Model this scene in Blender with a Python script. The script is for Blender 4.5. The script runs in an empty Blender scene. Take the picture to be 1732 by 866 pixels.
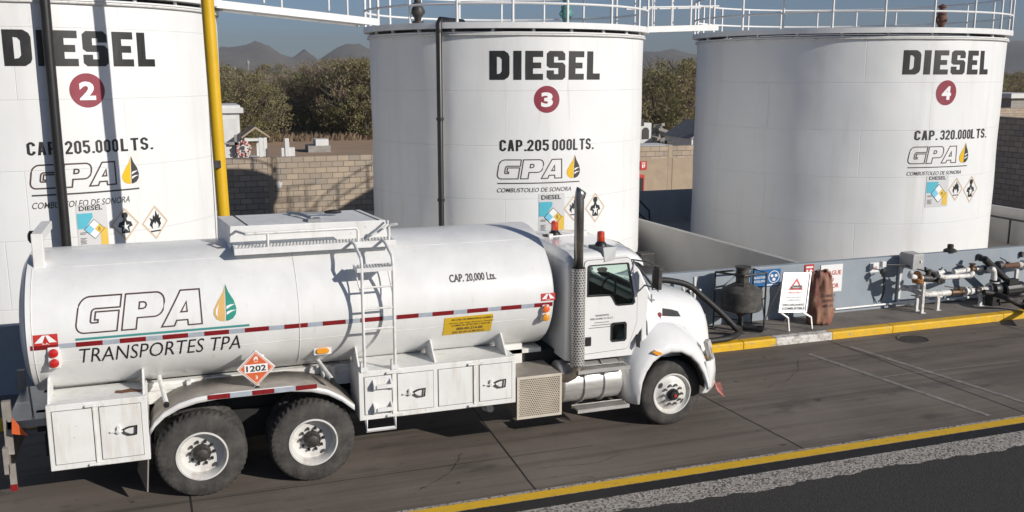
import bpy, bmesh, math, random
import numpy as np
from mathutils import Vector, Matrix
R = math.radians
S = bpy.context.scene
COL = S.collection
rng = random.Random(7)

# ------------------------------------------------------------------ camera
CAM_H, YAW, PITCH, FPX = 5.02, R(19.6), R(10.85), 1623.0
cd = bpy.data.cameras.new('camera'); cam = bpy.data.objects.new('camera', cd); COL.objects.link(cam)
cam.location = (0, 0, CAM_H); cam.rotation_euler = (R(90) - PITCH, 0, -YAW)
cd.sensor_width = 36; cd.lens = 36 * FPX / 1732; cd.clip_end = 30000; cd.clip_start = .1
S.camera = cam
# ------------------------------------------------------------------ light
SUN_AZ, SUN_EL = R(37.5), R(23)
w = bpy.data.worlds.new('World'); S.world = w; w.use_nodes = True
nt = w.node_tree; nt.nodes.clear()
o_ = nt.nodes.new('ShaderNodeOutputWorld'); bg = nt.nodes.new('ShaderNodeBackground'); sky = nt.nodes.new('ShaderNodeTexSky')
sky.sky_type = 'NISHITA'; sky.sun_disc = False; sky.sun_elevation = SUN_EL; sky.sun_rotation = R(180) - SUN_AZ
sky.air_density = .8; sky.dust_density = 3.0; sky.ozone_density = 4.0; sky.altitude = 2000
bg.inputs['Strength'].default_value = .078
nt.links.new(sky.outputs[0], bg.inputs[0]); nt.links.new(bg.outputs[0], o_.inputs[0])
sd = bpy.data.lights.new('sun', 'SUN'); sun = bpy.data.objects.new('sun', sd); COL.objects.link(sun)
sd.energy = 4.6; sd.angle = R(.53); sd.color = (1, .945, .87)
SDIR = Vector((-math.sin(SUN_AZ) * math.cos(SUN_EL), math.cos(SUN_AZ) * math.cos(SUN_EL), -math.sin(SUN_EL)))
sun.rotation_euler = SDIR.to_track_quat('-Z', 'Y').to_euler(); sun.location = (10, -10, 12)
S.view_settings.view_transform = 'Standard'; S.view_settings.look = 'None'
S.view_settings.exposure = 0; S.view_settings.gamma = 1; S.view_settings.use_curve_mapping = False

# ------------------------------------------------------------------ helpers: points
_F = np.array([math.sin(YAW) * math.cos(PITCH), math.cos(YAW) * math.cos(PITCH), -math.sin(PITCH)])
_R = np.array([math.cos(YAW), -math.sin(YAW), 0]); _U = np.cross(_R, _F); _C = np.array([0, 0, CAM_H])
def ray(x, y): return _F + _R * (x - 866) / FPX - _U * (y - 433) / FPX
def P(x, y, Y):
    d = ray(x, y); return Vector(_C + d * Y / d[1])
def G(x, y, z=0.):
    d = ray(x, y); return Vector(_C + d * (z - CAM_H) / d[2])

# ------------------------------------------------------------------ helpers: materials
def srgb(r, g, b):
    f = lambda c: c / 12.92 if c <= .04045 else ((c + .055) / 1.055) ** 2.4
    return (f(r / 255), f(g / 255), f(b / 255))
def mat(name, col, rough=.5, metal=0., var=0., vscale=3., col2=None, bump=0., bscale=30., stretch=(1, 1, 1), spec=.5, detail=4., thr=None, coat=0.):
    m = bpy.data.materials.new(name); m.use_nodes = True; t = m.node_tree
    b = t.nodes['Principled BSDF']; b.inputs['Roughness'].default_value = rough; b.inputs['Metallic'].default_value = metal
    b.inputs['Specular IOR Level'].default_value = spec; b.inputs['Coat Weight'].default_value = coat
    b.inputs['Base Color'].default_value = (*col, 1)
    if var or col2 or bump:
        tc = t.nodes.new('ShaderNodeTexCoord'); mp = t.nodes.new('ShaderNodeMapping'); mp.inputs['Scale'].default_value = stretch
        t.links.new(tc.outputs['Object'], mp.inputs[0])
    if var or col2:
        n = t.nodes.new('ShaderNodeTexNoise'); n.inputs['Scale'].default_value = vscale; n.inputs['Detail'].default_value = detail; n.inputs['Roughness'].default_value = .62
        t.links.new(mp.outputs[0], n.inputs['Vector'])
        r = t.nodes.new('ShaderNodeMapRange'); lo, hi = thr or (.3, .7)
        r.inputs[1].default_value = lo; r.inputs[2].default_value = hi
        t.links.new(n.outputs['Fac'], r.inputs[0])
        mx = t.nodes.new('ShaderNodeMix'); mx.data_type = 'RGBA'
        c2 = col2 or tuple(c * (1 - var) for c in col)
        mx.inputs[6].default_value = (*col, 1); mx.inputs[7].default_value = (*c2, 1)
        t.links.new(r.outputs[0], mx.inputs[0]); t.links.new(mx.outputs[2], b.inputs['Base Color'])
        m['mix'] = mx.name
    if bump:
        n2 = t.nodes.new('ShaderNodeTexNoise'); n2.inputs['Scale'].default_value = bscale; n2.inputs['Detail'].default_value = 5
        t.links.new(mp.outputs[0], n2.inputs['Vector'])
        bp = t.nodes.new('ShaderNodeBump'); bp.inputs['Strength'].default_value = bump; bp.inputs['Distance'].default_value = .02
        t.links.new(n2.outputs['Fac'], bp.inputs['Height']); t.links.new(bp.outputs[0], b.inputs['Normal'])
    return m
def node(t, kind, **k):
    n = t.nodes.new(kind)
    for a, v in k.items(): setattr(n, a, v)
    return n
def mixin(m, col, fac_socket):
    """lay another colour over a material's base colour, by a factor socket of its own tree"""
    t = m.node_tree; b = t.nodes['Principled BSDF']; inp = b.inputs['Base Color']
    mx = node(t, 'ShaderNodeMix', data_type='RGBA'); mx.inputs[7].default_value = (*col, 1)
    if inp.links:
        t.links.new(inp.links[0].from_socket, mx.inputs[6])
    else: mx.inputs[6].default_value = inp.default_value
    t.links.new(fac_socket, mx.inputs[0]); t.links.new(mx.outputs[2], inp)
def noise_fac(m, scale, lo, hi, stretch=(1, 1, 1), amount=1., detail=5.):
    t = m.node_tree; tc = node(t, 'ShaderNodeTexCoord'); mp = node(t, 'ShaderNodeMapping'); mp.inputs['Scale'].default_value = stretch
    mp.inputs['Location'].default_value = (scale * .37, scale * 1.3, scale * .7)
    n = node(t, 'ShaderNodeTexNoise'); n.inputs['Scale'].default_value = scale; n.inputs['Detail'].default_value = detail; n.inputs['Roughness'].default_value = .65
    r = node(t, 'ShaderNodeMapRange'); r.inputs[1].default_value = lo; r.inputs[2].default_value = hi; r.inputs[4].default_value = amount
    t.links.new(tc.outputs['Object'], mp.inputs[0]); t.links.new(mp.outputs[0], n.inputs['Vector']); t.links.new(n.outputs['Fac'], r.inputs[0])
    return r.outputs[0]

M = {}
# truck paint: white with light dust, streaks running down
M['paint'] = mat('truck_paint', (.80, .80, .785), .30, var=.10, vscale=2.2, stretch=(1.5, 1.5, .6), coat=.25)
mixin(M['paint'], (.50, .43, .34), noise_fac(M['paint'], 3.5, .60, .84, (3, 3, .5), .42)); mixin(M['paint'], (.42, .34, .25), noise_fac(M['paint'], 2.2, .62, .78, (6, 2, .25), .22)); mixin(M['paint'], (.40, .33, .26), noise_fac(M['paint'], 22, .70, .76, (1, 1, .5), .35))
M['box_paint'] = mat('box_paint', (.78, .78, .76), .42, var=.10, vscale=3)
mixin(M['box_paint'], (.40, .29, .20), noise_fac(M['box_paint'], 9, .66, .72, (1, 1, 1), .75)); mixin(M['box_paint'], (.50, .43, .34), noise_fac(M['box_paint'], 3, .5, .75, (3, 3, .4), .5)); mixin(M['box_paint'], (.22, .15, .10), noise_fac(M['box_paint'], 26, .70, .73, (1, 1, 1), .8))
M['cab_paint'] = mat('cab_paint', (.80, .80, .79), .2, var=.05, vscale=1.5, coat=.6)
mixin(M['cab_paint'], (.58, .52, .44), noise_fac(M['cab_paint'], 2.5, .55, .8, (2, 2, .6), .4))
M['frame_paint'] = mat('frame_paint', (.74, .74, .71), .5, col2=(.45, .41, .36), vscale=4, thr=(.45, .8))
M['white_metal'] = mat('white_metal', (.80, .80, .79), .4, var=.15, vscale=6)
M['pipe_white'] = mat('pipe_white', (.74, .73, .70), .5, col2=(.33, .29, .24), vscale=9, thr=(.47, .72))
mixin(M['pipe_white'], (.06, .05, .045), noise_fac(M['pipe_white'], 7, .62, .70, (1, 1, 1), .8))
M['cabinet_grey'] = mat('cabinet_grey', (.46, .46, .45), .5, var=.25, vscale=4)
M['tube_white'] = mat('tube_white', (.74, .74, .72), .45, col2=(.50, .47, .43), vscale=11, thr=(.5, .8))
M['dust_metal'] = mat('dust_metal', (.36, .33, .29), .6, .2, col2=(.24, .215, .19), vscale=5, bump=.15)
M['alu'] = mat('aluminium', (.78, .76, .73), .36, .62, var=.3, vscale=4, stretch=(1, 1, 6))
M['chrome'] = mat('chrome', (.36, .34, .32), .30, .85, var=.35, vscale=7)
M['grey_plate'] = mat('grey_plate', (.42, .43, .43), .45, .6, var=.2, vscale=5)
M['black'] = mat('black_parts', (.018, .018, .019), .45, var=.4, vscale=9)
M['chassis'] = mat('chassis_black', (.02, .019, .018), .75, var=.5, vscale=6)
M['rubber'] = mat('tyre_rubber', (.034, .032, .030), .82, col2=(.095, .087, .077), vscale=5.5, bump=.25, bscale=50, thr=(.38, .75))
M['rim'] = mat('rim_white', (.64, .63, .60), .42, col2=(.36, .31, .26), vscale=6, thr=(.52, .84))
M['hub'] = mat('hub_dark', (.075, .068, .062), .55, .4, var=.5, vscale=22)
M['nut'] = mat('nut_steel', (.30, .29, .27), .4, .7)
M['hubred'] = mat('hub_red', (.42, .03, .03), .4)
M['red_lens'] = mat('red_lens', (.52, .02, .015), .12, coat=1)
M['amber'] = mat('amber_lens', (.80, .33, .03), .15, coat=1)
M['orange_lens'] = mat('orange_lens', (.80, .15, .03), .15, coat=1)
M['headlamp'] = mat('headlamp_lens', (.60, .55, .50), .08, coat=1)
M['tape_red'] = mat('tape_red', (.25, .014, .018), .35, var=.3, vscale=20)
M['tape_silver'] = mat('tape_silver', (.42, .47, .53), .35, var=.2, vscale=20)
M['rust'] = mat('rust_patch', (.22, .10, .045), .85, var=.5, vscale=30)
M['seam'] = mat('seam_grey', (.16, .155, .15), .6)
M['gap'] = mat('gap_dark', (.055, .050, .047), .7)
M['flag'] = mat('flag_orange', (.85, .16, .04), .7, var=.2, vscale=12)
M['flagred'] = mat('flag_faded_red', (.50, .12, .10), .7, col2=(.6, .35, .28), vscale=16)
# lettering
M['ink'] = mat('black_lettering', (.018, .018, .018), .5, var=.3, vscale=4)
mixin(M['ink'], (.10, .10, .095), noise_fac(M['ink'], 5, .5, .8, (1, 1, .4), .22)); mixin(M['ink'], (.5, .5, .48), noise_fac(M['ink'], 30, .72, .75, (1, 1, 1), .5))
M['ink_thin'] = mat('grey_lettering', (.06, .055, .052), .5)
M['brown_ink'] = mat('outline_lettering', (.075, .045, .04), .5)
M['badge'] = mat('badge_red', (.27, .022, .045), .45, var=.2, vscale=5)
M['white'] = mat('white_vinyl', (.82, .82, .81), .45)
M['plate_grey'] = mat('sheet_grey', (.62, .62, .62), .35)
M['cyan'] = mat('sheet_cyan', (.09, .45, .56), .4)
M['sky_blue'] = mat('diamond_blue', (.20, .55, .75), .4)
M['yellow_print'] = mat('sheet_yellow', (.72, .48, .07), .4)
M['tan'] = mat('diamond_border', (.62, .48, .33), .5)
M['green'] = mat('drop_green', (.02, .27, .20), .4)
M['ochre'] = mat('drop_ochre', (.66, .41, .14), .4)
M['logo_yellow'] = mat('drop_yellow', (.76, .47, .01), .4)
M['logo_grey'] = mat('drop_grey', (.05, .05, .05), .4)
M['teal'] = mat('teal_line', (.06, .27, .26), .45)
M['placard'] = mat('placard_orange', (.68, .14, .045), .4, var=.1, vscale=12)
M['sign_red'] = mat('sign_red', (.52, .035, .03), .45)
M['sign_blue'] = mat('sign_blue', (.015, .13, .34), .45)
M['sign_yellow'] = mat('sign_yellow', (.66, .42, .015), .5)
# site
M['tank'] = mat('tank_paint', (.78, .785, .775), .42, var=.06, vscale=.7, spec=.4)
mixin(M['tank'], (.60, .58, .54), noise_fac(M['tank'], 1.1, .52, .80, (2.2, 2.2, .22), .55))
mixin(M['tank'], (.50, .45, .39), noise_fac(M['tank'], 14, .70, .76, (1, 1, .6), .5))
M['rail'] = mat('rail_white', (.80, .80, .79), .4, var=.12, vscale=4)
M['yellow_steel'] = mat('yellow_steel', (.68, .41, .006), .45, var=.12, vscale=3)
M['black_pipe'] = mat('black_pipe_paint', (.022, .021, .021), .4, var=.3, vscale=6)
M['containment'] = mat('containment_paint', (.30, .345, .385), .7, col2=(.25, .285, .32), vscale=1.4, bump=.12, bscale=18, thr=(.35, .75))
mixin(M['containment'], (.38, .36, .33), noise_fac(M['containment'], 2.5, .55, .8, (1, 1, .4), .6)); mixin(M['containment'], (.20, .19, .18), noise_fac(M['containment'], 6, .62, .74, (1.6, 1, .25), .5)); mixin(M['containment'], (.46, .47, .47), noise_fac(M['containment'], 1.1, .62, .68, (.6, 1, 1.6), .35))
M['divider'] = mat('divider_paint', (.46, .45, .43), .75, var=.15, vscale=.9, bump=.1, bscale=14)
M['yellow_kerb'] = mat('kerb_yellow', (.78, .46, .008), .6, var=.18, vscale=6, bump=.2)
mixin(M['yellow_kerb'], (.36, .32, .27), noise_fac(M['yellow_kerb'], 13, .60, .66, (.6, 1, 1), .85)); mixin(M['yellow_kerb'], (.30, .17, .02), noise_fac(M['yellow_kerb'], 2.2, .5, .78, (1, 1, 1), .28))
M['white_kerb'] = mat('kerb_white', (.66, .64, .60), .7, col2=(.36, .32, .27), vscale=9, thr=(.48, .66), bump=.3)
M['brass'] = mat('valve_brown', (.20, .12, .06), .5, .5, col2=(.075, .05, .035), vscale=18)
M['rusty'] = mat('rusty_steel', (.19, .075, .045), .8, col2=(.09, .05, .035), vscale=14)
M['teal_paint'] = mat('valve_teal', (.10, .30, .27), .5, var=.3, vscale=10)
M['dark_steel'] = mat('dark_steel', (.045, .043, .041), .55, .3, col2=(.10, .092, .083), vscale=9, thr=(.45, .75))
M['sooty'] = mat('sooty_steel', (.055, .052, .047), .7, .2, col2=(.13, .122, .11), vscale=7, thr=(.4, .75), bump=.2)
M['hose'] = mat('hose_rubber', (.024, .023, .022), .6, var=.4, vscale=14, bump=.2)
M['sack'] = mat('sack_cloth', (.30, .175, .11), .75, col2=(.21, .065, .055), vscale=4.5, thr=(.35, .7), bump=.3, bscale=30)
M['burnt'] = mat('foam_yellow', (.55, .24, .06), .8, col2=(.12, .06, .03), vscale=25)

# concrete yard: brown grey slab with wheel streaks and oil stains
def concrete():
    m = mat('yard_concrete', (.185, .155, .128), .82, col2=(.112, .095, .080), vscale=1.1, stretch=(.16, 1.5, 1), bump=.2, bscale=45, thr=(.32, .7), spec=.3)
    mixin(m, (.225, .195, .165), noise_fac(m, .45, .48, .72, (1, 1, 1), .7))
    mixin(m, (.080, .068, .058), noise_fac(m, 2.6, .50, .70, (.035, 2.4, 1), .65))
    mixin(m, (.235, .205, .175), noise_fac(m, 4.2, .54, .74, (.03, 2.0, 1), .4))
    mixin(m, (.058, .050, .044), noise_fac(m, 1.3, .58, .72, (.6, 1.4, 1), .7))
    mixin(m, (.040, .035, .031), noise_fac(m, 4.5, .66, .71, (.7, 1, 1), .75))
    mixin(m, (.30, .265, .225), noise_fac(m, 9., .69, .73, (.5, 1, 1), .4))
    mixin(m, (.06, .052, .046), noise_fac(m, 28., .60, .72, (1, 1, 1), .35)); mixin(m, (.28, .25, .215), noise_fac(m, 34., .60, .74, (1, 1, 1), .3))
    return m
M['concrete'] = concrete()
M['walk'] = mat('walk_concrete', (.235, .21, .185), .85, col2=(.15, .132, .115), vscale=1.8, bump=.15, bscale=60, thr=(.35, .7), spec=.3)
mixin(M['walk'], (.06, .052, .047), noise_fac(M['walk'], 1.7, .58, .72, (1, 1, 1), .6))
M['asphalt'] = mat('asphalt', (.043, .040, .037), .9, col2=(.082, .077, .072), vscale=55, bump=.6, bscale=70, thr=(.42, .72), spec=.25)
mixin(M['asphalt'], (.034, .032, .031), noise_fac(M['asphalt'], .9, .45, .75, (.3, 1, 1), .5))
M['pebble'] = mat('pebble_concrete', (.44, .40, .355), .85, col2=(.07, .064, .058), vscale=30, bump=.9, bscale=40, thr=(.46, .62), spec=.3, detail=6)
M['line_yellow'] = mat('line_yellow', (.72, .43, .012), .65, col2=(.30, .22, .10), vscale=14, thr=(.55, .8), stretch=(.5, 1, 1))
M['line_white'] = mat('line_white', (.30, .275, .245), .75, col2=(.17, .15, .13), vscale=7, thr=(.34, .64))
M['joint'] = mat('joint_black', (.024, .022, .021), .8)
M['grate'] = mat('grate_iron', (.016, .015, .015), .6, .3)
M['iron_worn'] = mat('iron_worn', (.15, .132, .115), .7, .2, var=.4, vscale=12)
M['earth'] = mat('earth', (.40, .27, .175), .95, col2=(.30, .21, .145), vscale=.35, bump=.2, bscale=3)
M['plaster'] = mat('plaster_tan', (.42, .33, .235), .9, col2=(.34, .27, .20), vscale=2.2, bump=.2, bscale=12)
M['tomb_white'] = mat('tomb_white', (.70, .70, .68), .7, var=.15, vscale=2)
M['tomb_grey'] = mat('tomb_grey', (.34, .32, .29), .8, var=.3, vscale=3)
M['leaf'] = mat('mesquite_leaf', (.25, .255, .11), .7, col2=(.33, .27, .16), vscale=.55, thr=(.38, .66), spec=.2)
M['leaf_dry'] = mat('dry_leaf', (.38, .28, .19), .8, var=.4, vscale=1.2, spec=.2)
for k_ in ('leaf', 'leaf_dry'):
    t_ = M[k_].node_tree; b_ = t_.nodes['Principled BSDF']; tr_ = t_.nodes.new('ShaderNodeBsdfTranslucent'); ms_ = t_.nodes.new('ShaderNodeMixShader'); ms_.inputs[0].default_value = .42
    lk = b_.inputs['Base Color'].links[0].from_socket; t_.links.new(lk, tr_.inputs['Color']); out_ = t_.nodes['Material Output']
    t_.links.new(b_.outputs[0], ms_.inputs[1]); t_.links.new(tr_.outputs[0], ms_.inputs[2]); t_.links.new(ms_.outputs[0], out_.inputs['Surface'])
M['bark'] = mat('bark', (.075, .058, .045), .9, var=.4, vscale=6)
M['twig'] = mat('twig', (.20, .165, .13), .9)
M['flower_red'] = mat('flower_red', (.45, .05, .06), .7)
M['flower_white'] = mat('flower_white', (.7, .66, .6), .7)

def glass(name, tint, rough=0.):
    m = bpy.data.materials.new(name); m.use_nodes = True; t = m.node_tree; b = t.nodes['Principled BSDF']
    b.inputs['Base Color'].default_value = (*tint, 1); b.inputs['Transmission Weight'].default_value = 1; b.inputs['IOR'].default_value = 1.02
    b.inputs['Roughness'].default_value = rough; b.inputs['Coat Weight'].default_value = .6; b.inputs['Coat Roughness'].default_value = .02
    return m
M['glass'] = glass('window_glass', (.72, .86, .80))
M['beacon'] = mat('beacon_lens', (.75, .06, .015), .1, coat=1)
M['beacon'].node_tree.nodes['Principled BSDF'].inputs['Transmission Weight'].default_value = .35

# tank shell: weld seams from a brick pattern over the unrolled shell
def tank_seams(m):
    t = m.node_tree; uv = node(t, 'ShaderNodeUVMap'); br = node(t, 'ShaderNodeTexBrick')
    br.inputs['Color1'].default_value = br.inputs['Color2'].default_value = (1, 1, 1, 1); br.inputs['Mortar'].default_value = (0, 0, 0, 1)
    br.inputs['Scale'].default_value = 1; br.inputs['Mortar Size'].default_value = .010; br.inputs['Mortar Smooth'].default_value = .6
    br.inputs['Brick Width'].default_value = 4.1; br.inputs['Row Height'].default_value = 1.19; br.offset = .42
    t.links.new(uv.outputs[0], br.inputs['Vector'])
    bp = node(t, 'ShaderNodeBump'); bp.inputs['Strength'].default_value = .55; bp.inputs['Distance'].default_value = .010
    t.links.new(br.outputs['Color'], bp.inputs['Height'])
    n = node(t, 'ShaderNodeTexNoise'); n.inputs['Scale'].default_value = 1.3; n.inputs['Detail'].default_value = 1.5
    tc = node(t, 'ShaderNodeTexCoord'); t.links.new(tc.outputs['Object'], n.inputs['Vector'])
    b2 = node(t, 'ShaderNodeBump'); b2.inputs['Strength'].default_value = .14; b2.inputs['Distance'].default_value = .10
    t.links.new(n.outputs['Fac'], b2.inputs['Height']); t.links.new(bp.outputs[0], b2.inputs['Normal'])
    t.links.new(b2.outputs[0], t.nodes['Principled BSDF'].inputs['Normal'])
    inv = node(t, 'ShaderNodeMath', operation='SUBTRACT'); inv.inputs[0].default_value = 1; t.links.new(br.outputs['Color'], inv.inputs[1])
    sc = node(t, 'ShaderNodeMath', operation='MULTIPLY'); sc.inputs[1].default_value = .05; t.links.new(inv.outputs[0], sc.inputs[0])
    mixin(m, (.40, .37, .33), sc.outputs[0])
mixin(M['tank'], (.36, .26, .18), noise_fac(M['tank'], 2.6, .665, .74, (3.2, 3.2, .10), .35))
tank_seams(M['tank'])
def block_material(name, c1, c2, mortar):
    m = mat(name, c1, .95, spec=.2); t = m.node_tree; uv = node(t, 'ShaderNodeUVMap'); br = node(t, 'ShaderNodeTexBrick')
    br.inputs['Color1'].default_value = (*c1, 1); br.inputs['Color2'].default_value = (*c2, 1); br.inputs['Mortar'].default_value = (*mortar, 1)
    br.inputs['Scale'].default_value = 1; br.inputs['Mortar Size'].default_value = .011; br.inputs['Mortar Smooth'].default_value = .3; br.inputs['Bias'].default_value = -.15
    br.inputs['Brick Width'].default_value = .41; br.inputs['Row Height'].default_value = .205
    t.links.new(uv.outputs[0], br.inputs['Vector']); t.links.new(br.outputs['Color'], t.nodes['Principled BSDF'].inputs['Base Color'])
    mixin(m, (.40, .31, .22), noise_fac(m, .8, .42, .66, (1, 1, 1.6), .55)); mixin(m, (.17, .14, .115), noise_fac(m, 5, .58, .8, (1, 1, 1), .5))
    bp = node(t, 'ShaderNodeBump'); bp.inputs['Strength'].default_value = .9; bp.inputs['Distance'].default_value = .02; bp.invert = True
    t.links.new(br.outputs['Fac'], bp.inputs['Height']); t.links.new(bp.outputs[0], t.nodes['Principled BSDF'].inputs['Normal'])
    return m
M['block'] = block_material('concrete_block', (.47, .385, .295), (.30, .265, .23), (.155, .125, .10))
def perforated(name, col, per, rad, metal=.7):
    m = mat(name, col, .4, metal, var=.2, vscale=5); t = m.node_tree; uv = node(t, 'ShaderNodeUVMap')
    sep = node(t, 'ShaderNodeSeparateXYZ'); t.links.new(uv.outputs[0], sep.inputs[0])
    def mth(op, a, b=None):
        n = node(t, 'ShaderNodeMath', operation=op)
        for i, v in enumerate((a, b)):
            if v is None: continue
            if isinstance(v, (int, float)): n.inputs[i].default_value = v
            else: t.links.new(v, n.inputs[i])
        return n.outputs[0]
    u = mth('DIVIDE', sep.outputs[0], per); v = mth('DIVIDE', sep.outputs[1], per * .866)
    odd = mth('MULTIPLY', mth('MODULO', mth('FLOOR', v), 2), .5)
    fu = mth('SUBTRACT', mth('FRACT', mth('ADD', u, odd)), .5); fv = mth('SUBTRACT', mth('FRACT', v), .5)
    d = mth('ADD', mth('MULTIPLY', fu, fu), mth('MULTIPLY', fv, fv))
    fac = mth('LESS_THAN', d, rad * rad)
    mixin(m, (.02, .018, .016), fac)
    t.links.new(mth('MULTIPLY', mth('SUBTRACT', 1, fac), metal), t.nodes['Principled BSDF'].inputs['Metallic'])
    return m
M['perf_stack'] = perforated('perforated_stack', (.66, .64, .61), .040, .30, .5)
M['perf_box'] = perforated('perforated_panel', (.66, .58, .47), .030, .31, .3)

# ------------------------------------------------------------------ helpers: objects
ORG = {}
def tag(o, label=None, cat=None, group=None, kind=None):
    for k, v in (('label', label), ('category', cat), ('group', group), ('kind', kind)):
        if v: o[k] = v
    return o
def thing(name, label, cat, loc, group=None):
    o = bpy.data.objects.new(name, None); COL.objects.link(o); o.location = loc; o.empty_display_size = .2
    ORG[o.name] = Vector(loc); return tag(o, label, cat, group)
def place(o, parent, wverts_origin=None):
    COL.objects.link(o)
    if parent is not None:
        o.parent = parent
class MB:
    """collects shapes given in world metres; build() links them as one mesh object"""
    def __init__(s): s.b = bmesh.new(); s.uv = None
    def uvl(s):
        if s.uv is None: s.uv = s.b.loops.layers.uv.new('UVMap')
        return s.uv
    def face(s, pts):
        try: return s.b.faces.new([s.b.verts.new(p) for p in pts])
        except ValueError: return None
    def box(s, x0, x1, y0, y1, z0, z1, rot=None, c=None, uv=False):
        p = [Vector((x, y, z)) for z in (z0, z1) for (x, y) in ((x0, y0), (x1, y0), (x1, y1), (x0, y1))]
        if rot is not None:
            c = c or Vector(((x0 + x1) / 2, (y0 + y1) / 2, (z0 + z1) / 2)); p = [rot @ (q - c) + c for q in p]
        s.hexa(p, uv); return s
    def hexa(s, p, uv=False):
        v = [s.b.verts.new(q) for q in p]
        for f in ((3, 2, 1, 0), (4, 5, 6, 7), (0, 1, 5, 4), (1, 2, 6, 5), (2, 3, 7, 6), (3, 0, 4, 7)):
            fc = s.b.faces.new([v[i] for i in f])
            if uv:
                L = s.uvl(); fc.normal_update(); n = fc.normal
                for lp in fc.loops:
                    q = lp.vert.co
                    lp[L].uv = (q.x, q.z) if abs(n.y) > .7 else (q.y, q.z) if abs(n.x) > .7 else (q.x, q.y)
        return s
    def prism(s, pts, a0, a1, axis='Y'):
        """outline pts (two coordinates) extruded along an axis"""
        def mk(p, a): return {'Y': (p[0], a, p[1]), 'X': (a, p[0], p[1]), 'Z': (p[0], p[1], a)}[axis]
        A = [s.b.verts.new(mk(p, a0)) for p in pts]; B = [s.b.verts.new(mk(p, a1)) for p in pts]; n = len(pts)
        s.b.faces.new(A); s.b.faces.new(B[::-1])
        for i in range(n): s.b.faces.new((A[i], B[i], B[(i + 1) % n], A[(i + 1) % n]))
        return s
    def tube(s, path, r, n=10, cap=True, closed=False):
        path = [Vector(p) for p in path]; m = len(path); rings = []; prev = None
        rr = r if isinstance(r, (list, tuple)) else [r] * m
        for i, p in enumerate(path):
            if closed: d = path[(i + 1) % m] - path[i - 1]
            else: d = path[min(i + 1, m - 1)] - path[max(i - 1, 0)]
            d.normalize()
            if prev is None:
                a = Vector((0, 0, 1)) if abs(d.z) < .9 else Vector((1, 0, 0)); u = d.cross(a).normalized()
            else: u = (prev - d * prev.dot(d)).normalized()
            prev = u; v = d.cross(u)
            k = 1.
            if 0 < i < m - 1:
                c = (path[i] - path[i - 1]).normalized().dot((path[i + 1] - path[i]).normalized()); k = min(1.6, 1 / max(.4, math.sqrt(max(.05, (1 + c) / 2))))
            rings.append([s.b.verts.new(p + (u * math.cos(2 * math.pi * j / n) + v * math.sin(2 * math.pi * j / n)) * rr[i] * (k if k < 1.3 else 1.15)) for j in range(n)])
        for i in range(m if closed else m - 1):
            A, B = rings[i], rings[(i + 1) % m]
            for j in range(n): s.b.faces.new((A[j], A[(j + 1) % n], B[(j + 1) % n], B[j]))
        if cap and not closed: s.b.faces.new(rings[0][::-1]); s.b.faces.new(rings[-1])
        return s
    def lathe(s, prof, origin, axis=(0, 0, 1), n=32, close=True, mod=None):
        """prof = (radius, height) along the axis"""
        o = Vector(origin); ax = Vector(axis).normalized(); a = Vector((0, 0, 1)) if abs(ax.z) < .9 else Vector((1, 0, 0))
        u = ax.cross(a).normalized(); v = ax.cross(u); rings = []
        for k, (r, h) in enumerate(prof):
            if r < 1e-5: rings.append([s.b.verts.new(o + ax * h)])
            else: rings.append([s.b.verts.new(o + ax * h + (u * math.cos(2 * math.pi * j / n) + v * math.sin(2 * math.pi * j / n)) * (r + (mod(k, j) if mod else 0))) for j in range(n)])
        for A, B in zip(rings, rings[1:]):
            if len(A) == 1 and len(B) == 1: continue
            for j in range(n):
                k = (j + 1) % n
                if len(A) == 1: s.b.faces.new((A[0], B[j], B[k]))
                elif len(B) == 1: s.b.faces.new((A[j], B[0], A[k]))
                else: s.b.faces.new((A[j], B[j], B[k], A[k]))
        if close:
            if len(rings[0]) > 1: s.b.faces.new(rings[0])
            if len(rings[-1]) > 1: s.b.faces.new(rings[-1][::-1])
        return s
    def grid(s, rows, closed_u=False, uvs=None):
        V = [[s.b.verts.new(p) for p in r] for r in rows]
        for i in range(len(V) - 1):
            n = len(V[i])
            for j in range(n if closed_u else n - 1):
                k = (j + 1) % n
                f = s.b.faces.new((V[i][j], V[i][k], V[i + 1][k], V[i + 1][j]))
                if uvs:
                    L = s.uvl(); kk = j + 1
                    for lp, q in zip(f.loops, ((i, j), (i, kk), (i + 1, kk), (i + 1, j))): lp[L].uv = uvs(*q)
        return s
    def poly2(s, verts, faces, fn):
        V = [s.b.verts.new(fn(*v)) for v in verts]
        for f in faces:
            try: s.b.faces.new([V[i] for i in f])
            except ValueError: pass
        return s
    def build(s, name, m, parent=None, smooth=35, bevel=0., solid=0., recalc=True, kind=None):
        if recalc: bmesh.ops.recalc_face_normals(s.b, faces=s.b.faces)
        me = bpy.data.meshes.new(name); org = ORG.get(parent.name, Vector()) if parent is not None else Vector()
        for v in s.b.verts: v.co -= org
        s.b.to_mesh(me); s.b.free()
        o = bpy.data.objects.new(name, me); COL.objects.link(o)
        for mm in (m if isinstance(m, list) else [m]): me.materials.append(mm)
        if parent is not None: o.parent = parent
        ORG[o.name] = org
        if smooth:
            me.polygons.foreach_set('use_smooth', [True] * len(me.polygons)); me.set_sharp_from_angle(angle=R(smooth))
        if solid:
            q = o.modifiers.new('thickness', 'SOLIDIFY'); q.thickness = solid; q.offset = 0
        if bevel:
            q = o.modifiers.new('edge', 'BEVEL'); q.width = bevel; q.segments = 2; q.limit_method = 'ANGLE'; q.angle_limit = R(40)
        if kind: o['kind'] = kind
        return o

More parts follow.
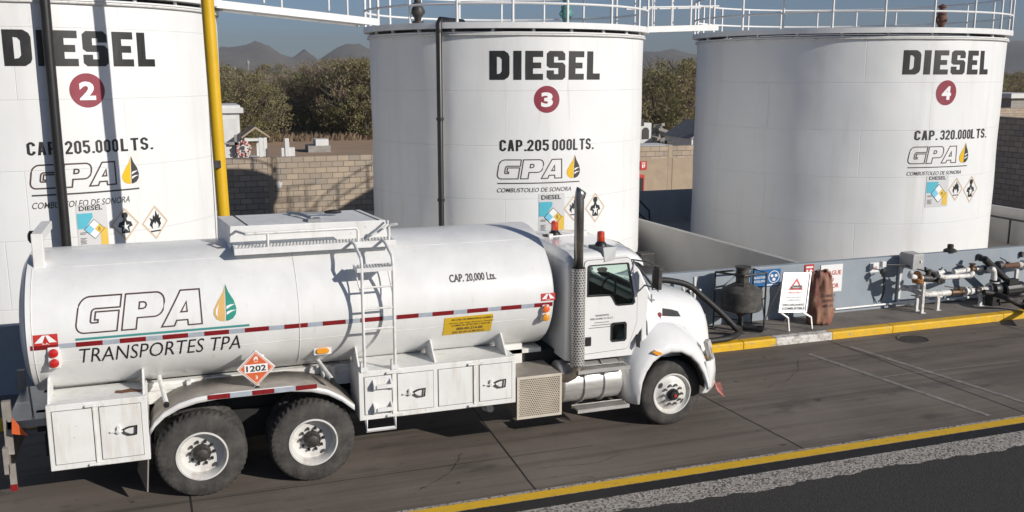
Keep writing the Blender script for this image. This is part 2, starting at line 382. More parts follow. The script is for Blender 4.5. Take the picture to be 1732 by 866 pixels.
# ------------------------------------------------------------------ helpers: lettering and flat outlines
def curve_mesh(cu):
    ob = bpy.data.objects.new('tmp', cu); COL.objects.link(ob)
    dg = bpy.context.evaluated_depsgraph_get(); dg.update()
    me = bpy.data.meshes.new_from_object(ob.evaluated_get(dg))
    V = [tuple(v.co[:2]) for v in me.vertices]; Fc = [tuple(p.vertices) for p in me.polygons]
    bpy.data.objects.remove(ob); bpy.data.curves.remove(cu); bpy.data.meshes.remove(me)
    return V, Fc
def text2d(txt, h=1., w=None, bold=0., shear=0., spacing=1.):
    """lettering scaled to cap height h and width w, origin lower left"""
    cu = bpy.data.curves.new('lettering', 'FONT'); cu.body = txt; cu.size = 1; cu.offset = bold; cu.resolution_u = 3; cu.space_character = spacing
    V, Fc = curve_mesh(cu); a = np.array(V)
    x0, x1 = a[:, 0].min(), a[:, 0].max(); y0 = 0 - bold; y1 = .72 + bold
    sy = h / (y1 - y0); sx = (w / (x1 - x0)) if w else sy
    return [((x - x0) * sx + shear * (y - y0) * sy, (y - y0) * sy) for x, y in V], Fc
def fill2d(loops):
    cu = bpy.data.curves.new('outline', 'CURVE'); cu.dimensions = '2D'; cu.fill_mode = 'BOTH'
    for lp in loops:
        sp = cu.splines.new('POLY'); sp.points.add(len(lp) - 1); sp.use_cyclic_u = True
        for q, p in zip(sp.points, lp): q.co = (p[0], p[1], 0, 1)
    return curve_mesh(cu)
def ribbon2d(lp, wd, closed=True):
    n = len(lp); V = []; Fc = []
    for i in range(n):
        p = Vector(lp[i]); a = Vector(lp[i - 1]) if (closed or i) else p; b = Vector(lp[(i + 1) % n]) if (closed or i < n - 1) else p
        d1 = (p - a).normalized() if (p - a).length > 1e-9 else (b - p).normalized(); d2 = (b - p).normalized() if (b - p).length > 1e-9 else d1
        n1 = Vector((-d1.y, d1.x)); n2 = Vector((-d2.y, d2.x)); m = (n1 + n2); m = m.normalized() if m.length > 1e-6 else n1
        k = wd / 2 / max(.5, m.dot(n1)); V += [tuple(p + m * k), tuple(p - m * k)]
    for i in range(n if closed else n - 1):
        j = (i + 1) % n; Fc.append((2 * i, 2 * i + 1, 2 * j + 1, 2 * j))
    return V, Fc
def arc(cx, cy, r, a0, a1, n=6, ry=None):
    return [(cx + r * math.cos(R(a0 + (a1 - a0) * i / n)), cy + (ry or r) * math.sin(R(a0 + (a1 - a0) * i / n))) for i in range(n + 1)]
def rect(x0, y0, x1, y1): return [(x0, y0), (x1, y0), (x1, y1), (x0, y1)]
def move2d(VF, dx=0, dy=0, sx=1, sy=None):
    V, Fc = VF; sy = sx if sy is None else sy
    return [(x * sx + dx, y * sy + dy) for x, y in V], Fc
def flat(mb, VF, fn, cut=None):
    """map a flat outline through fn(u, v) -> point; cut = spacing of extra cuts ('u' or 'v', step) so it can bend"""
    V, Fc = VF
    if not V: return mb
    if cut:
        b = bmesh.new(); vs = [b.verts.new((x, y, 0)) for x, y in V]
        for f in Fc:
            try: b.faces.new([vs[i] for i in f])
            except ValueError: pass
        ax, st = cut; k = 0 if ax == 'u' else 1; lo = min(v[k] for v in V); hi = max(v[k] for v in V); c = math.floor(lo / st) * st + st
        while c < hi:
            nrm = (1, 0, 0) if k == 0 else (0, 1, 0); co = (c, 0, 0) if k == 0 else (0, c, 0)
            bmesh.ops.bisect_plane(b, geom=b.verts[:] + b.edges[:] + b.faces[:], plane_co=co, plane_no=nrm); c += st
        b.verts.index_update(); V = [tuple(v.co[:2]) for v in b.verts]; Fc = [tuple(v.index for v in f.verts) for f in b.faces]; b.free()
    return mb.poly2(V, Fc, fn)

# narrow painted lettering drawn as strokes
def stroke_word(txt, h, wd, line):
    a = line / h / 2; lo, hi = a, 1 - a; q = .10
    def box_(x0, y0, x1, y1): return [(x0, y0 + q), (x0, y1 - q), (x0 + q, y1), (x1 - q, y1), (x1, y1 - q), (x1, y0 + q), (x1 - q, y0), (x0 + q, y0)]
    w_ = .44; m = .5; x0, x1 = a, w_ - a
    G_ = {'C': [([(x1, .70), (x1, hi - q), (x1 - q, hi), (x0 + q, hi), (x0, hi - q), (x0, lo + q), (x0 + q, lo), (x1 - q, lo), (x1, lo + q), (x1, .30)], False)],
          'A': [([(x0, 0), (w_ / 2 - .03, hi), (w_ / 2 + .03, hi), (x1, 0)], False), ([(.12, .30), (w_ - .12, .30)], False)],
          'P': [([(x0, 0), (x0, hi), (x1 - q, hi), (x1, hi - q), (x1, .45 + q), (x1 - q, .45), (x0 + a, .45)], False)],
          'L': [([(x0, 1), (x0, lo), (w_ - .06, lo)], False)], 'T': [([(0, hi), (w_, hi)], False), ([(w_ / 2, hi - a), (w_ / 2, 0)], False)],
          'S': [([(x1, .72), (x1, hi - q), (x1 - q, hi), (x0 + q, hi), (x0, hi - q), (x0, m + q), (x0 + q, m + .01), (x1 - q, m - .01), (x1, m - q), (x1, lo + q), (x1 - q, lo), (x0 + q, lo), (x0, lo + q), (x0, .28)], False)],
          '0': [(box_(x0, lo, x1, hi), True)], '2': [([(x0, .70), (x0, hi - q), (x0 + q, hi), (x1 - q, hi), (x1, hi - q), (x1, .62), (x0, lo + .06), (x0, lo), (w_, lo)], False)],
          '3': [([(x0, .74), (x0, hi - q), (x0 + q, hi), (x1 - q, hi), (x1, hi - q), (x1, m + q), (x1 - q * .8, m), (x1, m - q), (x1, lo + q), (x1 - q, lo), (x0 + q, lo), (x0, lo + q), (x0, .26)], False)],
          '5': [([(w_ - .02, hi), (x0, hi), (x0, .58), (x1 - q, .60), (x1, .60 - q), (x1, lo + q), (x1 - q, lo), (x0 + q, lo), (x0, lo + q), (x0, .27)], False)], '.': [([(.02 , lo), (.02 + 2 * a, lo)], False)]}
    x = 0; V = []; Fc = []; k = h
    for ch in txt:
        for lp_, cl in G_[ch]:
            v, f = ribbon2d(lp_, 2 * a, cl); b0 = len(V); V += [(p + x, r_) for p, r_ in v]; Fc += [tuple(i + b0 for i in t) for t in f]
        x += (2 * a + .10) if ch == '.' else w_ + .11
    tot = x - .11
    return [(p * wd / tot, r_ * h) for p, r_ in V], Fc
# block letters D I E S L on a 1-high grid
def block_word(word, h, wd):
    L = {'D': (.62, [[(0, 0), (.46, 0), (.58, .09), (.62, .2), (.62, .8), (.58, .91), (.46, 1), (0, 1)], [(.23, .2), (.33, .22), (.385, .3), (.385, .7), (.33, .78), (.23, .8)]]),
         'I': (.25, [rect(0, 0, .25, 1)]),
         'E': (.56, [[(0, 0), (.56, 0), (.56, .21), (.24, .21), (.24, .40), (.50, .40), (.50, .60), (.24, .60), (.24, .79), (.56, .79), (.56, 1), (0, 1)]]),
         'S': (.62, [[(.09, 0), (.53, 0), (.62, .09), (.62, .5), (.53, .60), (.235, .60), (.235, .80), (.375, .80), (.375, .68), (.61, .68), (.61, .9), (.52, 1), (.09, 1), (0, .91), (0, .49), (.09, .41), (.385, .41), (.385, .20), (.235, .20), (.235, .33), (0, .33), (0, .09)]]),
         'L': (.52, [[(0, 0), (.52, 0), (.52, .22), (.24, .22), (.24, 1), (0, 1)]])}
    x = 0; V = []; Fc = []; gap = .12
    for ch in word:
        wch, loops = L[ch]; v, f = fill2d(loops); b = len(V)
        V += [(a + x, c) for a, c in v]; Fc += [tuple(i + b for i in q) for q in f]; x += wch + gap
    tot = x - gap
    return [(a * wd / tot, c * h) for a, c in V], Fc
def gpa_outline(h, wd, line):
    """the three slanted outline capitals, as ribbons"""
    sh = .17
    g = [(1.22, 1), (1.22, .67), (.5, .67)] + arc(.5, .57, .1, 90, 180, 3) + [(.40, .36)] + arc(.46, .34, .06, 180, 270, 3) + [(.62, .28), (.62, .36), (.52, .36), (.52, .58), (1.2, .58), (1.2, 0)] + arc(.26, .26, .26, 270, 180, 5) + [(0, .72)] + arc(.30, .70, .30, 180, 90, 5)
    p = [(0, 0), (0, 1)] + arc(.9, .72, .28, 90, 0, 5) + [(1.18, .55)] + arc(.92, .59, .26, 0, -90, 5) + [(.42, .33), (.42, 0)]
    ph = [(.44, .58), (.56, .58)] + arc(.56, .67, .09, -90, 90, 4) + [(.44, .76)]
    sl = lambda lp, dx: [(x + sh * y + dx, y) for x, y in lp]
    a = [(0, 0), (.62, 1), (1.2, 1), (1.22, 0), (.80, 0), (.79, .16), (.46, .16), (.38, 0)]; ah = [(.60, .40), (.78, .68), (.79, .40)]
    loops = [sl(g, 0), sl(p, 1.34), sl(ph, 1.34), [(x + 2.52, y) for x, y in a], [(x + 2.52, y) for x, y in ah]]
    tot = 3.74; out = []
    for lp in loops:
        q = [(x * wd / tot, y * h) for x, y in lp]; out.append(ribbon2d(q, line))
    return out
def drop_halves():
    """unit-high drop: left half, right half, pale crescent, two slashes"""
    left = [(.06, .97), (.0, .80), (-.16, .58), (-.29, .36), (-.31, .22), (-.24, .08), (-.12, .015), (.0, 0), (.02, .5)]
    right = [(.075, 1.0), (.14, .80), (.28, .56), (.335, .34), (.31, .18), (.22, .06), (.10, .01), (.03, .01), (.05, .5)]
    cres = [(-.14, .50), (-.24, .34), (-.25, .22), (-.19, .12), (-.205, .22), (-.19, .34)]
    s1 = [(.045, .17), (.20, .26), (.33, .30), (.19, .30), (.055, .26)]; s2 = [(.05, .33), (.17, .40), (.30, .46), (.17, .455), (.06, .42)]
    return left, right, cres, s1, s2

# ------------------------------------------------------------------ ground and yard
def sheet(name, x0, x1, y0, y1, z, m, kind='structure'):
    b = MB(); b.face([(x0, y0, z), (x1, y0, z), (x1, y1, z), (x0, y1, z)]); return b.build(name, m, smooth=0, kind=kind)
sheet('ground', -9000, 9000, -9000, 9000, 0, M['earth'])
sheet('concrete_ground', -40, 60, 10.18, 14.60, .008, M['concrete'])
M['yard_floor_bounce'] = mat('yard_floor_bounce', (.46, .43, .39), .9, col2=(.36, .33, .29), vscale=.8, bump=.15, bscale=40)  # hidden floor, made pale to bounce light onto the tanks' shaded sides
sheet('tank_ground', -40, 60, 16.02, 34.9, .006, M['yard_floor_bounce'])
sheet('asphalt_road', -60, 80, -30, 9.6, .006, M['asphalt'])
# exposed aggregate strip with a broken edge towards the asphalt
b = MB(); xs = np.arange(-12, 30, .06); prev = None
for i, x in enumerate(xs):
    e = 9.34 + .03 * math.sin(x * 1.7) + .022 * math.sin(x * 5.3 + 1) + .014 * math.sin(x * 13 + 2) + rng.uniform(-.018, .018)
    cur = (Vector((x, e, .0085)), Vector((x, e + .10, .013 + rng.uniform(-.003, .003))), Vector((x, 9.735, .020)))
    if prev: b.face([prev[0], cur[0], cur[1], prev[1]]); b.face([prev[1], cur[1], cur[2], prev[2]])
    prev = cur
b.build('pebble_path', M['pebble'], smooth=50, kind='structure')
# painted lines and saw-cut joints
b = MB(); b.face([(-12, 9.99, .016), (30, 9.99, .016), (30, 10.17, .016), (-12, 10.17, .016)]); b.build('road_marking', M['line_yellow'], smooth=0, kind='structure')
b = MB(); b.face([(-12, 10.17, .012), (30, 10.17, .012), (30, 10.23, .012), (-12, 10.23, .012)]); b.face([(-12, 9.96, .008), (30, 9.96, .008), (30, 10.18, .008), (-12, 10.18, .008)]); b.build('concrete_edge_path', M['pebble'], smooth=0, kind='structure')
def strip(b, p, q, wd, z):
    p = Vector(p); q = Vector(q); d = (q - p).normalized(); n = Vector((-d.y, d.x, 0)) * wd / 2
    b.face([(*(p - n).xy, z), (*(q - n).xy, z), (*(q + n).xy, z), (*(p + n).xy, z)])
b = MB(); strip(b, (10.68, 13.95, 0), (11.22, 10.38, 0), .10, .013); strip(b, (11.69, 14.1, 0), (12.24, 10.4, 0), .10, .013); strip(b, (11.0, 12.42, 0), (13.9, 12.36, 0), .028, .0125)
b.build('road_marking', M['line_white'], smooth=0, kind='structure')
b = MB()
for x0, x1 in ((11.56, 11.82), (7.53, 7.84), (4.16, 3.95), (-.17, 0.02), (15.6, 15.9)):
    k = 14; pts = [Vector((x0 + (x1 - x0) * i / k + rng.uniform(-.008, .008), 14.58 - (14.58 - 10.24) * i / k, 0)) for i in range(k + 1)]
    for p, q in zip(pts, pts[1:]): strip(b, p, q, .022, .0105)
strip(b, (-9, 11.32, 0), (5.2, 11.30, 0), .012, .0108)
for x0, y0, a0, n_ in ((8.9, 12.6, .5, 22), (5.6, 10.9, 2.7, 18), (12.9, 13.2, 3.6, 20), (2.6, 10.7, .2, 16)):
    p = Vector((x0, y0, 0)); a_ = a0
    for k in range(n_):
        a_ += rng.uniform(-.55, .55) - (a_ - a0) * .2; q = p + Vector((math.cos(a_), math.sin(a_), 0)) * rng.uniform(.05, .11)
        if not 10.3 < q.y < 14.5: break
        strip(b, p, q, rng.uniform(.004, .009), .0106); p = q
b.build('pavement_joint_lines', M['joint'], smooth=0, kind='structure')
# pavement along the wall and its kerb
b = MB(); b.box(-40, 60, 14.80, 15.86, -.05, .146); b.build('pavement', M['walk'], smooth=0, kind='structure')
def kerb(name, x0, x1, m):
    b = MB(); b.prism([(14.60, -.05), (14.60, .120), (14.62, .150), (14.80, .152), (14.80, -.05)], x0, x1, 'X'); return b.build(name, m, smooth=0, kind='structure', bevel=.012)
kx = [-20, -14, -8, -2, 4, 7.0, 9.72]
for a, c in zip(kx, kx[1:]): kerb('kerb', a + .004, c - .004, M['yellow_kerb'])
kerb('kerb', 9.724, 10.42, M['yellow_kerb']); kerb('kerb', 10.424, 11.68, M['white_kerb'])
for a, c in ((11.684, 13.1), (13.104, 15.9), (15.904, 19), (19.004, 24), (24.004, 30)): kerb('kerb', a, c, M['yellow_kerb'])

# trench drain: iron grates side by side
td = thing('trench_drain', 'long black slotted trench drain beside the yellow line', 'drain', (6, 9.86, 0))
x = -4.0
while x < 17:
    b = MB()
    b.box(x + .01, x + .99, 9.735, 9.755, -.03, .012); b.box(x + .01, x + .99, 9.965, 9.985, -.03, .012)
    for k in range(28):
        q = x + .02 + k * .0345; b.box(q, q + .016, 9.755, 9.965, -.02, .011)
    b.build('grate', M['grate'], td, smooth=0); x += 1.0
b = MB(); b.face([(-4, 9.735, .0095), (17, 9.735, .0095), (17, 9.985, .0095), (-4, 9.985, .0095)]); b.build('channel', M['joint'], td, smooth=0)
# round inlet in the lane
ri = thing('manhole_grate', 'oval cast iron manhole grate set in the lane by the kerb', 'grate', (13.15, 14.1, .008))
b = MB(); b.lathe([(.30, .009), (.30, .018), (.27, .022), (.26, .012)], (13.15, 14.10, .0), n=36, close=False); b.build('frame', M['iron_worn'], ri)
b = MB()
for k in range(9):
    yy = -.22 + k * .055; hw = math.sqrt(max(0, .262 ** 2 - yy * yy)); b.box(13.15 + yy - .011, 13.15 + yy + .011, 14.10 - hw * .86, 14.10 + hw * .86, .009, .0135)
b.build('slots', M['joint'], ri, smooth=0)
b = MB(); b.lathe([(0, .0095), (.265, .0095)], (13.15, 14.10, 0.001), n=30, close=False); b.build('plate', M['iron_worn'], ri)

# ------------------------------------------------------------------ walls
def wall(name, label, x0, x1, y0, y1, z1, m, cap=None, z0=-.1, uv=False, cat='wall'):
    t = thing(name, label, cat, ((x0 + x1) / 2, y0, 0)); b = MB(); b.box(x0, x1, y0, y1, z0, z1, uv=uv); b.build('wall', m, t, smooth=0, bevel=0 if uv else .012); return t
cw = wall('containment_wall', 'long low blue-grey containment wall behind the truck and pipework', -22, 40, 15.86, 16.01, 1.235, M['containment'])
b = MB(); b.tube([(12.66, 15.80, .24), (15.05, 15.80, .25)], .022, 8); b.tube([(14.2, 15.82, .20), (19, 15.82, .22)], .03, 8); b.build('conduit', M['tube_white'], cw)
b = MB(); b.hexa([Vector(p) for p in ((11.80, 16.01, -.1), (11.95, 16.01, -.1), (11.95, 28.6, -.1), (11.80, 28.6, -.1), (11.80, 16.01, 1.23), (11.95, 16.01, 1.23), (11.95, 28.6, 1.02), (11.80, 28.6, 1.02))])
dw = thing('divider_wall', 'plain grey divider wall running back between tanks 3 and 4', 'wall', (11.87, 16.1, 0)); b.build('wall', M['divider'], dw, smooth=0, bevel=.012)
b = MB(); b.box(23.5, 23.66, 16.02, 28.6, -.1, 1.04)
dw2 = thing('divider_wall', 'short stretch of grey divider wall right of tank 4', 'wall', (23.58, 16.1, 0)); b.build('wall', M['divider'], dw2, smooth=0, bevel=.012)
b = MB(); rl = [(23.3, 19.6, .75), (23.3, 27, .75)]; b.tube(rl, .028, 8)
for yy in (19.7, 21.5, 23.3, 25.1, 26.9): b.tube([(23.3, yy, 0), (23.3, yy, .75)], .028, 8)
hr = thing('pipe_rail', 'black pipe rail in front of the divider wall beyond tank 4', 'rail', (23.3, 20, 0)); b.build('rail', M['black_pipe'], hr)
rw = wall('rear_containment_wall', 'low blue-grey containment wall in shade behind tanks 3 and 4', 13.0, 23.5, 28.6, 28.75, 1.10, M['containment'])
sr = thing('stair_rail', 'black sloping stair handrail behind tank 3', 'rail', (14.6, 28.2, 0))
b = MB(); b.tube([P(1078, 336, 27.9), P(1098, 356, 27.9), P(1099, 382, 27.9)], .03, 8); b.tube([P(1078, 358, 27.9), P(1099, 378, 27.9)], .025, 8); b.build('rail', M['black_pipe'], sr)
# concrete block wall along the back of the site, plastered below on the right
bw = thing('block_wall', 'unpainted concrete block wall between the tanks and the cemetery', 'wall', (10, 35, 0))
b = MB(); b.box(-30, 30, 35.0, 35.2, -.1, 2.05, uv=True); b.build('wall', M['block'], bw, smooth=0)
b = MB()
for px in (-9, -1.5, 3.35, 9.5, 14.5, 19.35, 24): b.box(px - .1, px + .1, 34.985, 35.21, -.1, 2.06)
b.build('pilaster', M['plaster'], bw, smooth=0, bevel=.01)
b = MB(); b.box(14.6, 19.24, 34.975, 35.0, -.1, 1.55); b.box(19.46, 23.9, 34.975, 35.0, -.1, 1.55); b.build('render_coat', M['plaster'], bw, smooth=0)
b = MB(); pts = [(3.62 + .1 * math.cos(a) * (1 + .25 * math.sin(3 * a)), 1.05 + .15 * math.sin(a) * (1 + .2 * math.cos(2 * a))) for a in np.linspace(0, 6.1, 18)]
b.prism(pts, 34.99, 35.0); b.build('plaster_patch', M['tomb_white'], bw, smooth=0)
sw = thing('side_wall', 'tall dark block wall in shade beyond tank 4', 'wall', (30, 27, 0))
b = MB(); b.box(30.01, 30.2, 17, 34.9, -.1, 3.35, uv=True); b.build('wall', M['block'], sw, smooth=0)
# fire point on the plastered wall
fs = thing('fire_sign', 'small red and white extinguisher sign on the tan wall', 'sign', (18.15, 34.95, 1.4))
b = MB(); a0, a1 = P(1083, 273, 34.95), P(1094, 287, 34.95); b.box(a0.x, a1.x, 34.95, 34.97, a1.z, a0.z); b.build('panel', M['sign_red'], fs, smooth=0)
b = MB(); cx_ = (a0.x + a1.x) / 2; cz_ = (a0.z + a1.z) / 2
for VF in (fill2d([rect(-.07, -.10, -.01, .05)]), fill2d([[(.02, -.08), (.06, -.08), (.06, .0), (.09, .0), (.04, .07), (-.0, .0), (.02, .0)]]), fill2d([rect(-.08, .085, .08, .12)])): flat(b, VF, lambda u, v: (cx_ + u, 34.946, cz_ + v))
b.build('symbol', M['white'], fs, smooth=0)
fc = thing('extinguisher_cabinet', 'tall red fire extinguisher cabinet on the tan wall', 'cabinet', (18.1, 34.8, .5))
a0, a1 = P(1079, 296, 34.8), P(1089, 331, 34.8); b = MB(); b.box(a0.x - .25, a1.x, 34.78, 34.97, a1.z, a0.z); b.build('case', M['sign_red'], fc, smooth=0, bevel=.01)
b = MB(); b.box(a0.x - .1, a1.x - .06, 34.765, 34.778, a1.z + .12, a0.z - .12); b.build('window', M['black'], fc, smooth=0)

# ------------------------------------------------------------------ storage tanks
def hit_tank(T, x, y):
    d = ray(x, y); o = np.array([-T['x'], -T['y']]); dd = d[:2]; A = dd @ dd; B = 2 * o @ dd; C = o @ o - T['r'] ** 2
    t = (-B - math.sqrt(max(0, B * B - 4 * A * C))) / (2 * A); p = _C + t * d
    return math.atan2(p[0] - T['x'], -(p[1] - T['y'])), p[2]
def dent(T, th, z):
    s = T['seed']
    d = .006 * math.sin(3.1 * z + 5 * th + s) + .006 * math.sin(9 * th + .8 * z + 2 * s) + .004 * math.sin(17 * th - 1.7 * z + s)
    for (a, wd, dep) in T.get('folds', ()): d -= dep * math.exp(-((th - a) / wd) ** 2)
    return d
def shell_pt(T, th, z, off=0.):
    r = T['r'] + dent(T, th, z) + off
    return (T['x'] + r * math.sin(th), T['y'] - r * math.cos(th), z)
def polar(T, r, th, z): return Vector((T['x'] + r * math.sin(th), T['y'] - r * math.cos(th), z))
HEALTH = [arc(0, .23, .085, 0, 360, 14)[:-1], [(-.045, .15), (.045, .15), (.05, .09), (.16, .05), (.20, -.06), (.10, -.09), (.115, -.24), (-.115, -.24), (-.10, -.09), (-.20, -.06), (-.16, .05), (-.05, .09)]]
STAR = [[(.0, .08), (.025, -.03), (.11, -.02), (.04, -.08), (.08, -.2), (.0, -.11), (-.08, -.2), (-.04, -.08), (-.11, -.02), (-.025, -.03)]]
FLAME = [[(-.08, -.16), (-.17, -.05), (-.13, .05), (-.17, .14), (-.08, .08), (-.06, .2), (-.01, .14), (.02, .31), (.07, .17), (.11, .21), (.11, .10), (.17, .12), (.14, .03), (.17, -.05), (.08, -.16), (.09, -.06), (.03, .03), (.0, -.04), (-.05, .02), (-.09, -.06)], rect(-.15, -.235, .15, -.20)]
def make_tank(T):
    t = thing('storage_tank', T['label'], 'storage tank', (T['x'], T['y'], 0), 'white diesel storage tanks')
    r, zt = T['r'], T['z']; n = 180
    zs = list(np.linspace(0, zt, 16)); ths = [2 * math.pi * j / n for j in range(n)]
    b = MB(); b.grid([[shell_pt(T, th, z) for th in ths] for z in zs], True, lambda i, j: (2 * math.pi * j / n * r + T['seed'] * 1.7, zs[i] + T['seam']))
    b.build('shell', M['tank'], t, smooth=60)
    b = MB(); b.lathe([(r + .05, zt), (r + .05, zt + .03), (r - .1, zt + .04), (.01, zt + .34)], (T['x'], T['y'], 0), n=72); b.build('roof', M['tank'], t)
    b = MB(); m = 60
    b.tube([polar(T, r + .045, 2 * math.pi * j / 72, zt - .03) for j in range(72)], .022, 6, closed=True); b.build('curb_angle', M['tube_white'], t)
    # walkway ring on brackets
    zw = zt + .10
    b = MB(); b.lathe([(r - .75, zw), (r + .14, zw), (r + .14, zw + .13), (r + .125, zw + .13), (r + .125, zw + .02), (r - .75, zw + .02), (r - .75, zw)], (T['x'], T['y'], 0), n=96, close=False)
    b.build('walkway', M['rail'], t)
    for k in range(24):
        a = 2 * math.pi * k / 24 + .1; p = polar(T, r - .02, a, zt + .04); b = MB(); b.box(p.x - .03, p.x + .03, p.y - .03, p.y + .03, zt + .03, zw + .005); b.build('bracket', M['rail'], t, smooth=0)
    gr = None; rr = r + .10
    b = MB()
    for zz in (zw + .52, zw + 1.05):
        b.tube([polar(T, rr, 2 * math.pi * j / 96, zz) for j in range(96)], .027, 7, closed=True)
    gr = b.build('guard_rail', M['rail'], t)
    npost = round(2 * math.pi * rr / 1.25)
    for k in range(npost):
        a = 2 * math.pi * (k + T['post']) / npost; b = MB(); p0 = polar(T, rr, a, zw + .02); d = polar(T, 1, a, 0) - polar(T, 0, a, 0)
        b.tube([p0, p0 + Vector((0, 0, 1.05))], .033, 7); b.build('post', M['rail'], gr)
    # lettering: everything is given as arc length u from the text's centre line and height v
    th0, zn = hit_tank(T, *T['num']); sc = T['s']
    def at(u0, z0, off):
        return lambda u, v: shell_pt(T, th0 + (u + u0) / r, z0 + v, off)
    cut = ('u', .09)
    b = MB(); dh, dwd = T['diesel'][0], T['diesel'][1]; flat(b, move2d(block_word('DIESEL', dh, dwd), -dwd / 2), at(T['diesel'][2], T['diesel'][3], .006), cut); b.build('diesel_lettering', M['ink'], t, smooth=0)
    ra = T['badge']
    b = MB(); flat(b, fill2d([arc(0, 0, ra, 0, 360, 40)[:-1]]), at(0, zn, .005), cut); bd = b.build('number_badge', M['badge'], t, smooth=0)
    b = MB(); v, f = text2d(str(T['no']), ra * 1.12, ra * .92, .045); flat(b, ([(x - ra * .46, y - ra * .56) for x, y in v], f), at(0, zn, .009), cut); b.build('numeral', M['white'], bd, smooth=0)
    for (txt, x0, x1) in T['cap']:
        b = MB(); v, f = stroke_word(txt, T['cap_h'], x1 - x0, T['cap_h'] * .155); flat(b, ([(x + x0, y) for x, y in v], f), at(0, T['cap_z'], .006), cut); b.build('capacity_lettering', M['ink'], t, smooth=0)
    lx0, lx1, lz0, lz1 = T['logo']; lw = (lx1 - lx0)
    b = MB()
    for VF in gpa_outline(lz1 - lz0, lw * .76, .022 * sc): flat(b, move2d(VF, lx0, 0), at(0, lz0, .006), cut)
    b.build('logo_letters', M['brown_ink'], t, smooth=0)
    L_, R_, C_, S1, S2 = drop_halves(); dhh = (lz1 - lz0) * 1.25; dx = lx0 + lw * .905; dz = lz0 - .02
    dr = MB(); flat(dr, move2d(fill2d([L_]), dx, 0, dhh), at(0, dz, .006), cut); dro = dr.build('logo_drop', M['logo_yellow'], t, smooth=0)
    b = MB(); flat(b, move2d(fill2d([R_]), dx, 0, dhh), at(0, dz, .0065), cut); b.build('drop_half', M['logo_grey'], dro, smooth=0)
    b = MB()
    for q in (S1, S2): flat(b, move2d(fill2d([q]), dx, 0, dhh), at(0, dz, .010), cut)
    b.build('drop_veins', M['white'], dro, smooth=0)
    b = MB(); flat(b, fill2d([rect(lx0 + .02, -.012 * sc, lx1 - .02, .012 * sc)]), at(0, lz0 - .10 * sc, .006), cut)
    v, f = text2d('COMBUSTOLEO DE SONORA', .10 * sc, lw * .88, .004, .22); flat(b, ([(x + lx0, y) for x, y in v], f), at(0, lz0 - .30 * sc, .006), cut); b.build('logo_strapline', M['ink_thin'], t, smooth=0)
    # information sheet
    sx, sz, sw_, sh_ = T['sheet']
    b = MB(); flat(b, fill2d([rect(-sw_ / 2, -sh_ / 2, sw_ / 2, sh_ / 2)]), at(sx, sz, .006), cut); so = b.build('information_sheet', M['plate_grey'], t, smooth=0)
    def sub(nm, m, VFs, off=.010):
        b = MB()
        for VF in VFs: flat(b, move2d(VF, 0, 0, sw_, sh_), at(sx, sz, off), cut)
        b.build(nm, m, so, smooth=0)
    sub('heading', M['ink'], [move2d(text2d('DIESEL', .11, .76, .02), -.40, .36)])
    sub('blue_block', M['cyan'], [fill2d([[(-.48, -.05), (-.25, -.05), (.02, .2), (.02, .30), (-.48, .30)]])])
    sub('yellow_block', M['yellow_print'], [fill2d([[(.24, -.45), (.48, -.45), (.48, -.06), (.36, -.04), (.24, -.2)]])])
    def dia(cx, cy, a): return [(cx, cy - a * .75), (cx + a, cy), (cx, cy + a * .75), (cx - a, cy)]
    ax_ = sw_ / sh_; k = .16
    def dm(cx, cy): return [(cx, cy - k * ax_), (cx + k, cy), (cx, cy + k * ax_), (cx - k, cy)]
    cyd = -.07
    sub('rating_diamond', M['ink'], [fill2d([[(0.05, cyd - 2.15 * k * ax_), (.05 + 2.15 * k, cyd), (.05, cyd + 2.15 * k * ax_), (.05 - 2.15 * k, cyd)]])], .012)
    sub('diamond_white', M['white'], [fill2d([dm(.05, cyd - k * ax_)]), fill2d([dm(.05, cyd + k * ax_)])], .014); sub('diamond_blue', M['sky_blue'], [fill2d([dm(.05 - k, cyd)])], .014); sub('diamond_yellow', M['yellow_print'], [fill2d([dm(.05 + k, cyd)])], .014)
    sub('small_print', M['ink_thin'], [fill2d([rect(-.42, y, -.42 + ln, y + .012)]) for y, ln in ((-.14, .22), (-.17, .18), (-.27, .2), (-.30, .14), (-.33, .2), (-.36, .16), (-.39, .19))] + [fill2d([rect(-.44, .28 - .05 * q, -.44 + l2, .29 - .05 * q)]) for q, l2 in ()] + [move2d(text2d('0', .09, .07, .02), .17, cyd - .045)], .016)
    for (dx, dz, hw, kind) in T['diamonds']:
        b = MB(); flat(b, ribbon2d([(0, -hw * 1.12), (hw, 0), (0, hw * 1.12), (-hw, 0)], .03), at(dx, dz, .006), cut); do = b.build('hazard_diamond', M['tan'], t, smooth=0)
        b = MB(); k = hw / .36
        if kind == 'flame': flat(b, move2d(fill2d(FLAME), 0, 0, k), at(dx, dz, .006), cut)
        elif kind == 'health':
            for lp in HEALTH: flat(b, move2d(fill2d([lp]), 0, 0, k), at(dx, dz, .006), cut)
        b.build('pictogram', M['ink'], do, smooth=0)
        if kind == 'health': b = MB(); flat(b, move2d(fill2d(STAR), 0, 0, k), at(dx, dz, .010), cut); b.build('star', M['white'], do, smooth=0)
    return t
